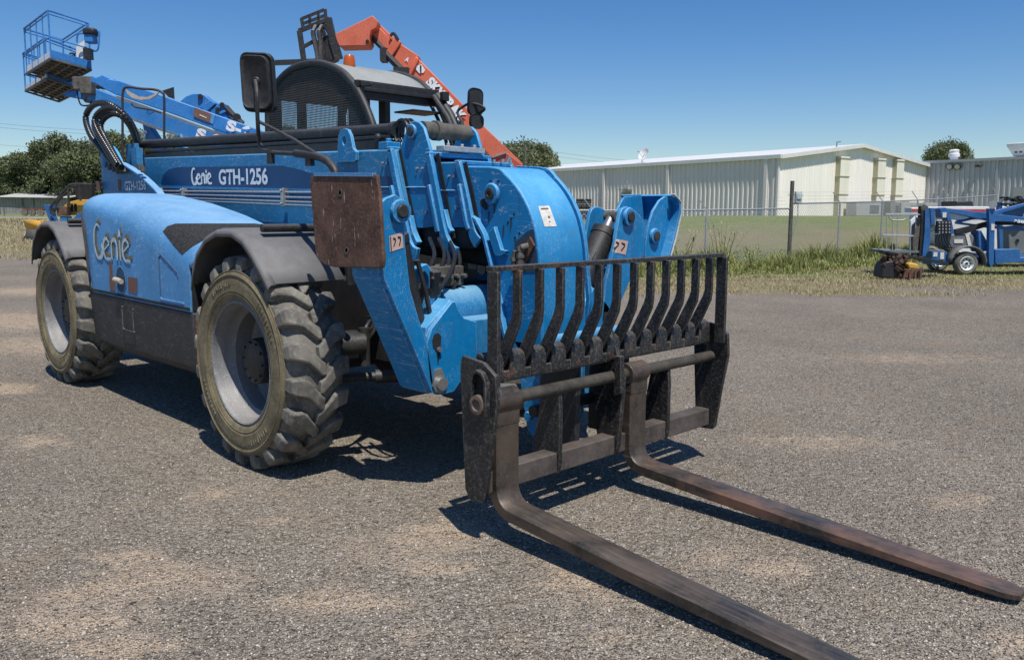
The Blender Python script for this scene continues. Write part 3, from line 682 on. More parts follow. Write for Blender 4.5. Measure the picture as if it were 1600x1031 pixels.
# boom head (goose neck)
NO = [(.86, 1.915), (.92, 1.915), (1.19, 1.90), (1.28, 1.855), (1.38, 1.775), (1.455, 1.685), (1.51, 1.59), (1.55, 1.46), (1.57, 1.33), (1.59, 1.08), (1.595, .84), (1.42, .78), (1.30, .91), (1.19, 1.30), (1.12, 1.49), (1.01, 1.60), (.9, 1.6)]
NO = [NO[0]]+[tuple(p) for p in [Vector(q) for q in smoothpath([(*p, 0) for p in NO[1:11]], 4)]]+NO[11:]
NO = [(p[0], p[1]) for p in NO]
mb = MB(); mb.prism(NO, 1, -.195, .195)
nose = mb.build('boom_head', M['blue'], TH, bevel=.01, smooth=25)
ed = smoothpath([(x, z, 0) for x, z in NO[2:42:4]], 3)
mb = MB(); mb.prism(strip([(p[0]+.006, p[1]+.002) for p in ed], .03), 1, .193, .222)
mb.prism(strip([(1.0, 1.60), (1.05, 1.58), (1.12, 1.49), (1.19, 1.30), (1.30, .92), (1.36, .75)], .022), 1, -.235, -.195)
mb.build('head_flange', M['blue'], nose, bevel=.003, smooth=25)
MB().prism(strip([(x+.035, z) for x, z in C3[:3]], .03), 1, -.201, -.1955).build('mouth_gap_shade', MG, nose, smooth=0)
mb = MB()
for s in (1, -1): mb.prism([(1.595, .86), (1.59, .40), (1.56, .33), (1.52, .30), (1.475, .34), (1.42, .60), (1.33, .86)], 1, s*.165, s*.195)
mb.cyl((1.50, -.22, .42), (1.50, .22, .42), .03)
mb.build('head_lug', M['blue'], nose, bevel=.004)
bx_, bz_ = hy(769, 303, -.2)
mb = MB(); mb.lathe([(.062, 0), (.066, -.012), (.058, -.022), (.036, -.024)], (bx_, -.195, bz_), (0, 1, 0), 28); mb.build('boss', M['blue'], nose); MB().lathe([(.062, 0), (.066, .012), (.0, .03)], (bx_, .195, bz_), (0, 1, 0), 28).build('boss', M['blue'], nose)
mb = MB(); mb.lathe([(.036, -.02), (.034, -.035), (.018, -.036), (.016, -.03), (0, -.03)], (bx_, -.195, bz_), (0, 1, 0), 18); mb.build('pin', M['hub'], nose)
decal('slot', [(752, 312), (756, 310), (760, 314), (763, 322), (762, 328), (758, 328), (753, 322), (750.5, 316)], [nose], M['dark'], nose, .003, 2)
for c in ((767, 284), (779, 283.5), (738, 291), (794, 348), (799, 342), (803.5, 335), (812, 365), (805, 372)):
    decal('bolt_hole', [(c[0]+1.6*math.cos(k), c[1]+2.6*math.sin(k)) for k in np.linspace(0, 2*PI, 9)[:-1]], [nose], M['dark'], nose, .003, 0)
decal('rust_stain', [(806, 378), (824, 362), (834, 358), (839, 400), (840, 425), (800, 425), (802, 400)], [nose], rustm('rust_stained_paint', (.02, .06, .11), (.05, .06, .07), (.10, .06, .045), 8, .8, False), nose, .003, 3)
dp = [hy(x, y, -.2) for x, y in ((811, 378), (830, 371), (833, 388), (818, 409), (813, 402))]
mb = MB(); mb.prism([hy(x, y, -.215) for x, y in ((816, 391), (827, 370), (834, 384), (818, 412))], 1, -.215, -.20); mb.build('valve_plate', M['rust'], nose)
P = lambda x, y, yy=-.25: hit(1, x, y, yy)
mb = MB(); mb.tube([P(802.5, 422), P(803, 402), P(805, 392)], .016, 10); mb.tube([P(813, 424), P(812.5, 392), P(812, 389), P(816, 386), P(825, 384, -.22)], [.019, .019, .019, .018, .018], 10)
for x, y in ((813, 400), (813, 412), (803, 405), (812.5, 389)): mb.cyl(P(x, y-3), P(x, y+3), .024, n=6)
mb.build('hydraulic_fitting', M['grime'], nose)
mb = MB(); mb.solid([P(x, y, -.2) for x, y in ((767.5, 364), (777, 354), (788, 390), (796, 391.5), (794, 396), (785, 400), (778, 398))], (0, -.03, 0)); mb.build('side_bracket', M['blue'], nose, bevel=.003)
lb = decal('decal', [(840.4, 322.7), (857.8, 322), (869.6, 354), (850.3, 354.6)], [nose], M['decalw'], nose, .003, 2)
for q in ([(844, 326), (856, 325.5), (856.5, 327.5), (845, 328)], [(855, 338), (858, 338), (859, 341), (856, 341)], [(857, 346), (859, 346), (859.5, 347.5), (857.5, 347.5)]):
    decal('printed_mark', q, [nose], M['decalb'], lb, .005, 0)
# lettering on the boom
text_obj('lettering', 'GTH-1256', M['white'], (-2.315, -.2855, 1.855), (1, 0, -.016), (0, 0, 1), .138, b1, 0, .03, .885)
stroke_logo('lettering', M['white'], b1, -2.885, 1.868, .145, -.2855, .22)
# hard lines along the boom flank
for k, (z0, z1, xa) in enumerate(((1.815, 1.765, -3.45), (1.785, 1.725, -3.45), (1.752, 1.69, -3.35), (1.727, 1.665, -3.3))):
    mb = MB(); mb.tube([(-3.6, -.29, z0+.03), (xa, -.33, z0), (-.5, -.33, z1), (-.4, -.30, z1-.01)], .0085, 8); mb.build('hydraulic_line', M['zinc'], b1)
mb = MB()
for x, z in ((-2.95, 1.765), (-1.08, 1.735)):
    mb.box((x, -.335, z), (.04, .05, .14)); mb.cyl((x, -.36, z+.05), (x, -.375, z+.05), .012, n=6); mb.cyl((x, -.36, z-.05), (x, -.375, z-.05), .012, n=6)
mb.build('line_clamp', M['steel'], b1, bevel=.003)
# slender hose-carrier tube on top of the boom
mb = MB(); a = hit(1, 226, 226, -.10); b = hit(1, 615, 203.5, -.10); mb.cyl(a, b, .048, n=20); mb.cyl(b, hit(1, 622, 203, -.1), .06, n=20)
mb.build('top_cylinder', M['blackm'], b1)
mb = MB(); a2 = hit(1, 228, 238, -.14); b2_ = hit(1, 612, 214, -.14); mb.cyl(a2, b2_, .018, n=10)
mb.beam(a2+Vector((0, .03, -.06)), b2_+Vector((0, .03, -.055)), .10, .075); mb.sphere(b2_+Vector((-.12, -.03, .0)), .03)
mb.build('hose_track', M['darkplastic'], b1)
mb = MB(); c = hit(1, 627, 207, -.12)
for k in range(3):
    mb.tube([c+Vector((.0+k*.02, .02*k, 0))+Vector((math.cos(t)*.075, 0, math.sin(t)*.085)) for t in np.linspace(-.6, PI+.8, 16)], .012, 8)
mb.build('hose_loop', M['hose'], b1)

# ---------------- rear pivot tower
TWP = [(-4.80, 1.55), (-4.86, 2.02), (-4.80, 2.16), (-4.62, 2.28), (-4.45, 2.30), (-4.28, 2.15), (-4.15, 1.95), (-4.10, 1.55)]
tower = MB().prism(TWP, 1, -.43, -.40).build('boom_pivot_tower', M['blue'], TH, bevel=.005)
MB().prism(TWP, 1, .40, .43).build('tower_plate', M['blue'], tower, bevel=.005)
mb = MB(); mb.bx(-4.7, -4.2, -.4, .4, 1.5, 1.85); mb.bx(-4.45, -4.2, -.30, -.26, 1.8, 2.32); mb.bx(-4.15, -4.0, -.36, -.30, 1.8, 2.26)
mb.prism([(-4.35, 1.9), (-4.35, 2.42), (-4.25, 2.45), (-4.1, 2.2), (-4.0, 1.9)], 1, .2, .23)
mb.build('tower_web', M['blue_dull'], tower)
mb = MB(); mb.lathe([(.075, 0), (.08, -.02), (.06, -.03), (0, -.03)], (-4.72, -.43, 2.16), (0, 1, 0), 24); mb.build('boss', M['blue'], tower)
QA = [hy(185, 305, -.46), hy(181, 258, -.46), hy(186, 254, -.46), hy(193, 256, -.46), hy(203, 261, -.46), hy(214, 268, -.46), hy(226, 277, -.46), hy(238, 288, -.46), hy(248, 298, -.46), hy(254, 306, -.46)]
mb = MB(); mb.prism(QA, 1, -.46, -.44); qp = mb.build('quadrant_plate', M['blue_dull'], tower)
mb = MB(); mb.prism(strip(QA[2:], .02), 1, -.50, -.43); mb.build('plate_flange', M['hood'], qp, bevel=.003)
x0, z0 = hy(195, 298, -.465); x1, _ = hy(228, 298, -.465); _, z1 = hy(195, 283.5, -.465)
text_obj('lettering', 'GTH-1256', M['white'], (x0, -.464, z0), (1, 0, 0), (0, 0, 1), z1-z0, qp, 0, .02, x1-x0)
MB().prism([hy(*p, -.47) for p in ((150, 283), (155, 283), (157, 290), (156, 298), (151, 298))], 1, -.47, -.46).build('decal', M['decalb'], tower)
MB().prism([hy(*p, -.462) for p in ((184.5, 281), (189, 281), (189, 298), (185, 298))], 1, -.464, -.461).build('decal', M['decalb'], qp)
# corrugated hose loops
def corr(path, r, yoff, name='hose_loop'):
    pts = [hit(1, x, y, yy+yoff) for x, y, yy in path]; sp = smoothpath(pts, 40)
    L = [0]
    for a, b in zip(sp, sp[1:]): L.append(L[-1]+(b-a).length)
    pitch = .036; n = int(L[-1]/(pitch/6)); out, rs = [], []; j = 0
    for k in range(n+1):
        t = L[-1]*k/n
        while j < len(L)-2 and L[j+1] < t: j += 1
        f = (t-L[j])/max(1e-6, L[j+1]-L[j]); out.append(sp[j].lerp(sp[j+1], f)); rs.append(r*(1 if (k % 6) in (0, 1, 2, 3) else .72))
    mb = MB(); mb.tube(out, rs, 12)
    return mb.build(name, M['hose'], tower, smooth=60)
corr([(180, 262, -.45), (160, 236, -.42), (142, 212, -.40), (134, 185, -.36), (143, 167, -.34), (160, 161, -.32), (178, 167, -.28), (195, 180, -.2), (207, 200, -.1), (214, 225, 0), (218, 250, 0)], .034, 0)
corr([(186, 264, -.47), (170, 240, -.46), (155, 215, -.45), (148, 197, -.42), (153, 182, -.38), (168, 172, -.34), (184, 172, -.3), (200, 186, -.2), (211, 206, -.1), (218, 232, 0), (222, 258, 0)], .034, -.02)
corr([(190, 262, -.5), (176, 238, -.49), (163, 214, -.48), (157, 200, -.45), (162, 186, -.42), (176, 178, -.38), (190, 182, -.33), (203, 197, -.24), (212, 218, -.15), (220, 242, -.06), (224, 262, 0)], .032, -.05)
corr([(184, 258, -.52), (168, 232, -.51), (152, 205, -.5), (147, 188, -.48), (156, 174, -.45), (172, 168, -.42), (188, 174, -.38), (202, 192, -.3), (210, 212, -.2), (216, 240, -.1)], .026, -.06)
for x, y in ((171, 262), (178, 265), (184, 268), (190, 268), (194, 266), (218, 262), (223, 266)): MB().cyl(hit(1, x, y-5, -.5), hit(1, x+1, y+3, -.5), .026, n=8).build('hose_clamp', M['grime'], tower)

# ---------------- hoses, valves and drips that fill the gaps
rh = random.Random(21)
for k in range(5):
    y = -.62+.07*k; x = .70+.05*(k % 3)
    MB().tube(smoothpath([(x, y*.5, 1.46), (x+.18, y*.6-.05, 1.34), (x+.28, y-.05, 1.18), (x+.10, y-.1, 1.02), (x-.25, y, .95)], 6), .013, 8).build('hydraulic_hose', M['hose'], TH)
for k, (a, b_) in enumerate((((1.16, -.66, 1.30), (1.10, -.66, 1.06)), ((1.08, -.60, 1.26), (1.02, -.60, 1.02)))):
    mb = MB(); mb.beam(a, b_, .06, .10); mb.cyl(Vector(a)+Vector((.03, -.03, -.05)), Vector(a)+Vector((.05, -.03, -.05)), .012, n=6); mb.cyl(Vector(b_)+Vector((.03, -.03, .05)), Vector(b_)+Vector((.05, -.03, .05)), .012, n=6); mb.build('hose_guard', M['blackm'], TH, bevel=.006)
mb = MB(); mb.bx(.80, 1.02, -.52, -.30, 1.18, 1.30)
for k in range(4): mb.cyl((1.02, -.48+k*.055, 1.24), (1.06, -.48+k*.055, 1.24), .016, n=6)
mb.build('valve_block', M['grime'], TH, bevel=.004)
for sgn in (1, -1):
    for k in range(3): MB().tube(smoothpath([(.2+k*.05, -.35*sgn, 1.0), (.35, -.55*sgn, .9-.05*k), (.40, -.72*sgn, .74+.04*k), (.3, -.84*sgn, .8)], 5), .014, 8).build('brake_hose', M['hose'], TH)
    MB().tube(smoothpath([(1.0, -.55*sgn, 1.0), (1.24, -.60*sgn, .92), (1.22, -.66*sgn, .78), (1.05, -.70*sgn, .72)], 6), .012, 8).build('hydraulic_hose', M['hose'], TH)
mb = MB(); mb.cyl((.30, -.75, .55), (.62, -.2, .55), .03, n=14); mb.cyl((.42, -.55, .55), (.62, -.2, .55), .045, n=16); mb.build('steering_cylinder', M['blackm'], TH)
for k, (px_, py_, h_) in enumerate(((772, 312, 26), (763, 330, 24), (786, 352, 22), (805, 376, 26), (798, 345, 16))):
    decal('grease_streak', [(px_, py_), (px_+2.2, py_), (px_+1.6, py_+h_*.6), (px_+.3, py_+h_), (px_-.6, py_+h_*.7)], [nose], plain('grease_brown', (.03, .05, .07), .6), nose, .0025, 1)
for pts, sz in (([(-.93, 1.45), (-.90, 1.20)], .0), ):
    pass
# ---------------- cab on the far side
HZ = (2.68, 2.62, 2.50)
CY0, CY1 = .45, 1.30
ARC = [(-.975, 2.30), (-1.06, 2.46), (-1.17, 2.61), (-1.27, 2.705), (-1.40, 2.80), (-1.58, 2.88), (-1.79, 2.935), (-2.02, 2.955), (-2.26, 2.94), (-2.47, 2.88), (-2.62, 2.79), (-2.72, 2.66), (-2.75, 2.5), (-2.75, 1.6)]
cab = bpy.data.objects.new('cab', None); COL.objects.link(cab); attach(cab, TH)
sa = smoothpath([(x, 0, z) for x, z in [(-.93, 2.1)]+ARC], 5)
for yy, r in ((CY0, .034), (CY1, .034)):
    mb = MB(); mb.tube([(p.x, yy, p.z) for p in sa], r, 14); mb.tube([(p.x*.985-.03, yy+(.055 if yy < 1 else -.055), p.z-.045) for p in sa], .016, 8); mb.build('roll_hoop', M['blackm'], cab)
mb = MB(); roofp = [p for p in sa if p.z > 2.66 and -2.6 < p.x < -1.20]
mb.sheet([[(p.x, y, p.z+.0+dz) for p in roofp] for y, dz in ((CY0+.01, 0), (CY0+.1, .01), (.85, .012), (CY1-.1, .01), (CY1-.01, 0))])
mb.build('roof', paint('dusty_silver_roof', (.20, .215, .205), rough=.6, dust_lit=(.42, .42, .38), dust_lit_amt=.6), cab, solid=.02)
mb = MB(); mb.beam((-1.20, CY0-.02, 2.70), (-1.20, CY1+.02, 2.70), .05, .06, (0, 0, 1)); mb.beam((-1.16, CY0+.02, 2.655), (-1.16, CY1, 2.655), .03, .03); mb.beam((-1.28, CY0, 2.62), (-1.28, CY1, 2.62), .12, .05); mb.bx(-1.22, -1.17, CY0, CY1, 2.58, 2.72)
mb.bx(-1.30, -1.0, CY0+.0, CY0+.02, 2.665, 2.685); mb.bx(-1.19, -1.14, CY0+.0, CY0+.03, 2.60, 2.72); mb.bx(-1.08, -1.03, CY1-.05, CY1+.02, 2.62, 2.70)
mb.bx(-1.3, -1.02, CY1-.4, CY1-.05, 2.50, 2.515)
mb.build('roof_header', M['darkplastic'], cab, bevel=.004)
mb = MB(); mb.bx(-2.74, -2.70, .765, .85, 1.6, 2.72); mb.bx(-2.74, -2.70, CY0, CY1+.02, 2.705, 2.86); mb.bx(-2.74, -2.70, CY1-.06, CY1, 1.6, 2.72); mb.bx(-2.74, -2.70, CY0, .57, 1.6, 2.72); mb.bx(-2.55, -1.2, .8, .86, 2.5, 2.53) if False else None
mb.bx(-2.04, -1.93, CY1-.04, CY1+.02, 1.6, 2.92); mb.bx(-2.6, -2.24, CY1-.02, CY1+.0, 1.6, 2.86); mb.bx(-2.6, -1.75, CY0+.05, CY1-.05, 2.82, 2.84)
mb.build('cab_post', M['darkplastic'], cab)
# perforated screen: a real lattice of flat wires inside the hoop
mb = MB(); prof = [(p.x, p.z) for p in sa]
def topz(x):
    best = None
    for (xa, za), (xb, zb) in zip(prof, prof[1:]):
        if min(xa, xb) <= x <= max(xa, xb) and abs(xa-xb) > 1e-6:
            z = za+(zb-za)*(x-xa)/(xb-xa); best = z if best is None else max(best, z)
    return best
x = -2.72
while x < -1.0:
    t = topz(x)
    if t and t-.03 > 2.15: mb.bx(x-.0035, x+.0035, CY0-.003, CY0+.001, 2.12, t-.03)
    x += .0215
z = 2.13
while z < 2.93:
    xs = [xx for xx in np.arange(-2.74, -.95, .01) if (topz(xx) or 0)-.03 > z]
    if xs: mb.bx(min(xs), max(xs), CY0-.005, CY0-.002, z-.003, z+.003)
    z += .0215
mb.build('mesh_screen', plain('dusty_wire', (.085, .08, .068), .6, .2), cab, smooth=0)
mb = MB(); mb.prism(strip([(p.x*.96-.075, p.z-.085) for p in sa if p.z > 2.3][:-6], .10), 1, CY0+.004, CY0+.012); mb.build('hoop_web', M['darkplastic'], cab)
mb = MB(); mb.bx(-2.75, -.45, CY0+.03, CY1, 1.0, 2.0); mb.bx(-2.7, -2.4, .6, 1.15, 2.0, 2.42) ; mb.build('cab_body', M['blackm'], cab, bevel=.02)
# front-left hoop going down to the dash
mb = MB(); mb.tube([(-1.18, CY1, 2.68), (-1.0, CY1, 2.50), (-.85, CY1, 2.28), (-.78, CY1, 2.0)], .04, 12); mb.tube([(-1.12, CY1-.09, 2.66), (-.93, CY1-.09, 2.46), (-.80, CY1-.09, 2.25), (-.74, CY1-.09, 2.0)], .025, 10)
mb.build('windscreen_hoop', M['blackm'], cab)
# beacon
bp = hit(1, 546, 108, .70)
mb = MB(); mb.lathe([(.062, -.01), (.066, .0), (.064, .012), (.06, .018)], bp, (0, 0, 1), 24); bc = mb.build('beacon', M['darkplastic'], cab)
mb = MB(); mb.lathe([(.056, .018), (.056, .03), (.052, .07), (.047, .105), (.04, .118), (.02, .124), (0, .125)], bp, (0, 0, 1), 24); mb.build('beacon_lens', M['amber'], bc)
# ---------------- mirrors
def mirror(c, ux, uz, w, h, tilt):
    """rounded housing; c centre, ux/uz its own right and up"""
    ux = Vector(ux).normalized(); uz = Vector(uz).normalized(); nn = ux.cross(uz)
    def out(w, h, r, d, n=5):
        P = []
        for sx, sz, a0 in ((1, 1, 0), (-1, 1, 90), (-1, -1, 180), (1, -1, 270)):
            for k in range(n+1):
                a = math.radians(a0+90*k/n); P.append(c+ux*(sx*(w/2-r)+r*math.cos(a))+uz*(sz*(h/2-r)+r*math.sin(a))+nn*d)
        return P
    mb = MB(); mb._quadstrip([out(w*.94, h*.95, .04, -.02), out(w, h, .05, 0), out(w, h, .05, .025), out(w*.95, h*.96, .045, .032), out(w*.88, h*.92, .04, .026)], caps=True)
    return mb, nn
mr = bpy.data.objects.new('mirror', None); COL.objects.link(mr); attach(mr, TH)
c = hit(1, 405.5, 130, -.98); toc = (CAM-c).normalized(); ux = Vector((.80, .55, -.06)).normalized(); uz = Vector((.02, -.05, 1))
mb, nn = mirror(c, ux, uz, .228, .375, 0)
mh = mb.build('mirror_housing', M['darkplastic'], mr, smooth=45)
mb, _ = mirror(c+(nn if nn.dot(toc) > 0 else -nn)*.036, ux, uz, .195, .335, 0); mb.build('mirror_back', M['mirror_glass'], mh, smooth=45)
sgn = 1 if nn.dot(toc) > 0 else -1
k = hit(1, 401, 127, -1.02)
mb = MB(); mb.lathe([(.027, 0), (.027, .012), (.02, .02), (0, .02)], k, nn*sgn, 18); mb.build('mirror_boss', M['darkplastic'], mh)
Q = lambda x, y, yy=-1.0: hit(1, x, y, yy)
mb = MB(); mb.tube(smoothpath([k+nn*sgn*.015, Q(401.5, 148, -1.06), Q(402, 175, -1.06), Q(403.5, 205, -1.04), Q(405, 222), Q(411, 233), Q(425, 238), Q(455, 240), Q(490, 242)], 6), .0135, 10)
mb.tube([Q(404, 190, -1.04), Q(430, 203), Q(462, 220), Q(497, 243)], .011, 10); mb.build('mirror_arm', M['blackm'], mr)
mb = MB(); mb.tube(smoothpath([Q(462, 240), Q(492, 244), Q(508, 250), Q(518, 259), Q(524, 270), Q(526, 290)], 6), .024, 12)
mb2 = MB(); mb2.box(Q(423, 245), (.05, .03, .09)); mb2.build('mirror_clamp', M['blackm'], mr); mb2 = MB(); mb2.box(Q(484, 249), (.06, .03, .08)); mb2.build('mirror_clamp', M['blackm'], mr)
mb.tube([Q(526, 285), (.70, -.95, 1.5), (.68, -.9, 1.2)], .024, 12); mb.build('mirror_bracket', M['blackm'], mr)
mr2 = bpy.data.objects.new('mirror', None); COL.objects.link(mr2); attach(mr2, TH)
c = hit(1, 742, 160, 1.38); ux = Vector((.25, .75, -.1)); mb, nn = mirror(c, ux, (.04, .02, 1), .14, .24, 0); mb.build('mirror_housing', M['darkplastic'], mr2, smooth=45)
c2 = hit(1, 744, 190, 1.38); mb, nn = mirror(c2, ux, (.04, .02, 1), .13, .13, 0); mb.build('mirror_housing', M['darkplastic'], mr2, smooth=45)
mb = MB(); mb.tube(smoothpath([hit(1, 721, 190, 1.30), hit(1, 715, 176, 1.30), hit(1, 722, 168, 1.32), hit(1, 735, 162, 1.34), hit(1, 750, 165, 1.38), hit(1, 757, 171, 1.40), hit(1, 748, 178, 1.40)], 6), .012, 10)
mb.tube([hit(1, 721, 190, 1.30), hit(1, 722, 210, 1.28), (-.6, 1.25, 2.0)], .02, 8); mb.build('mirror_arm', M['blackm'], mr2)

# ---------------- fork carriage
car = bpy.data.objects.new('fork_carriage', None); COL.objects.link(car); attach(car, TH)
XT = 2.02
mb = MB(); mb.bx(XT-.025, XT+.03, -1.01, 1.01, 1.352, 1.376)
for s in (-1, 1): mb.bx(2.005, 2.078, s*1.0-.011, s*1.0+.011, .80, 1.352)
mb.build('backrest_frame', M['black'], car, bevel=.003)
YB = [-1.0+2.0*k/13 for k in range(1, 13)]
for k, y in enumerate(YB):
    mb = MB(); cpts = [(2.045, 1.352), (2.045, 1.15), (2.035, 1.10), (1.98, .99), (1.93, .90), (1.90, .83)]
    mb.prism(strip(cpts, [.05, .052, .062, .068, .068, .06]), 1, y-.0095, y+.0095); mb.build('backrest_bar', M['black'], car, bevel=.0025)
# toothed lower plate of the backrest
mb = MB()
for k in range(13):
    y0 = -1.0+2.0*k/13; a, b = y0+.022, y0+.154-.022
    if k == 0: a = -.99
    if k == 12: b = .99
    pr = [(1.975, .80), (1.975, .90), (1.965, .925), (1.945, .94), (1.92, .945), (1.90, .94), (1.90, .80)]
    mb._quadstrip([[(x, a, z) for x, z in pr], [(x, b, z) for x, z in pr]])
mb.bx(1.86, 1.90, -1.0, 1.0, .79, .90); mb.bx(1.93, 1.968, -1.0, 1.0, .79, .845)
mb.build('toothed_rail', M['black'], car, bevel=.006)
PL = [(1.85, .93), (2.00, .915), (2.09, .86), (2.10, .72), (2.06, .50), (2.02, .24), (2.0, .215), (1.90, .21), (1.87, .26), (1.84, .75), (1.835, .88)]
for s in (-1, 1):
    mb = MB(); mb.prism(PL, 1, s*1.012, s*1.036); sp_ = mb.build('side_plate', M['black'], car, bevel=.004)
    mb = MB(); o = 1.036*s; ring = [(1.945, .70), (1.945, .82), (1.96, .86), (1.985, .875), (2.02, .865), (2.045, .83), (2.045, .66)]
    mb.prism(strip(ring, .016), 1, o, o+.03*s); mb.build('slot_guard', M['black'], sp_, bevel=.003)
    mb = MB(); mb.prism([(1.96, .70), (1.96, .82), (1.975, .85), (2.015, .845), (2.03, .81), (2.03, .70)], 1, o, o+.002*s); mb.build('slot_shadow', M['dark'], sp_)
    mb = MB(); mb.lathe([(.047, 0), (.050, .012*s), (.047, .034*s), (.030, .036*s), (.026, .028*s), (0, .028*s)], (1.99, o, .71), (0, 1, 0), 24); mb.build('shaft_nut', rustm('brown_steel_nut', (.09, .07, .055), (.2, .15, .12), (.12, .07, .05), 20, .5, False), sp_)
mb = MB(); mb.cyl((1.975, -1.01, .705), (1.975, 1.01, .705), .033, n=24); mb.build('fork_shaft', rustm('polished_fork_shaft', (.035, .033, .028), (.085, .075, .06), (.13, .10, .08), 9, .4, False), car)
mb = MB(); mb.bx(1.885, 1.985, -1.0, 1.0, .245, .355); mb.build('bottom_bar', rustm('worn_bottom_bar', (.05, .042, .038), (.12, .10, .085), (.18, .13, .105), 5, .6, False), car, bevel=.006)
GP = [(1.99, .70), (2.0, .60), (2.0, .30), (1.985, .24), (1.86, .25), (1.80, .33), (1.86, .64), (1.90, .72)]
for yy, sc in ((-.47, 1), (.52, 1)):
    mb = MB(); mb.prism(GP, 1, yy-.014, yy+.014); mb.build('gusset_plate', M['black'], car, bevel=.004)
mb = MB(); mb.prism([(2.01, .78), (1.96, .93), (1.93, .97), (1.88, .93), (1.83, .6), (1.86, .25), (1.99, .24), (2.01, .30), (2.03, .55), (2.04, .70)], 1, .005, .035)
mb.prism([(2.0, .83), (2.045, .83), (2.05, .62), (2.0, .60)], 1, -.03, .005); mb.build('centre_plate', M['black'], car, bevel=.004)
mb = MB(); mb.bx(1.62, 1.90, -.24, -.20, .30, .85); mb.bx(1.62, 1.90, .20, .24, .30, .85); mb.cyl((1.66, -.34, .50), (1.66, .34, .50), .035); mb.bx(1.72, 1.88, -.6, .6, .79, .88)
mb.build('carriage_mount', M['blackm'], car, bevel=.004)
mb = MB(); mb.cyl((1.35, -.42, .60), (1.35, .1, .52), .03); mb.build('tilt_rod', M['steel'], TH)
mb = MB(); mb.cyl((1.58, -.12, .86), (1.58, .5, .86), .055, n=20); mb.bx(1.3, 1.5, .05, .45, .42, .68); mb.build('head_cross_tube', M['blue_dull'], nose)
SK0 = 0
def fork(yr, SK, SL, tipmat=False):
    W2, T = .155, .062
    t = bpy.data.objects.new('fork', None); COL.objects.link(t); attach(t, car)
    x0 = 1.99
    # shank and heel and blade as one swept bar
    path = [(x0+.028, .60, 0), (x0+.028, .40, 0), (x0+.030, .27, 0)]
    for k in range(1, 7):
        a = PI/2*k/6; path.append((x0+.03+.085*(1-math.cos(a)), .27-.085*math.sin(a), 0))
    z0 = path[-1][1]; x1 = path[-1][0]
    for u in (.15, .5, .9, 1.3, 1.6, 1.76, 1.86, 1.905, 1.93): path.append((x1+u, z0+SL*u, u))
    rings = []
    for i, (x, z, u) in enumerate(path):
        a = Vector(path[max(0, i-1)][:2]); b = Vector(path[min(len(path)-1, i+1)][:2]); tt = (b-a).normalized(); nn = Vector((tt.y, -tt.x))
        th = T*(1-.55*sstep(.7, 1.9, u)) if u > 0 else T
        w = W2*(1 if u < 1.77 else (.93 if u < 1.87 else (.74 if u < 1.91 else .5)))
        yc = yr-W2/2+SK*max(0, x-x0-.05)
        # top surface stays on the path, thickness below/behind
        lo = Vector((x, z))+nn*th*(-1 if nn.y > 0 or (u == 0 and i < 3 and nn.x > 0) else 1)
        hi = Vector((x, z))
        c = .008
        rings.append([(hi.x, yc-w/2+c, hi.y), (hi.x, yc+w/2-c, hi.y), (hi.x*.9+lo.x*.1, yc+w/2, hi.y*.9+lo.y*.1), (lo.x*.9+hi.x*.1, yc+w/2, lo.y*.9+hi.y*.1), (lo.x, yc+w/2-c, lo.y), (lo.x, yc-w/2+c, lo.y), (lo.x*.9+hi.x*.1, yc-w/2, lo.y*.9+hi.y*.1), (hi.x*.9+lo.x*.1, yc-w/2, hi.y*.9+lo.y*.1)])
    mb = MB(); mb._quadstrip(rings[:7+1]); sh = mb.build('shank', M['fork'], t, bevel=0, smooth=40)
    mb = MB(); mb._quadstrip(rings[7:]); bl = mb.build('blade', M['forktip'] if tipmat else M['fork'], t, bevel=0, smooth=40)
    mb = MB(); mb.cyl((1.975, yr-W2-.004, .705), (1.975, yr+.004, .705), .062, n=28); mb.bx(1.95, 2.02, yr-W2, yr, .585, .70); mb.build('eye', M['fork'], t, bevel=.004, smooth=40)
fork(-.80, -.024, -.0726); fork(.262, .008, -.0702, True)
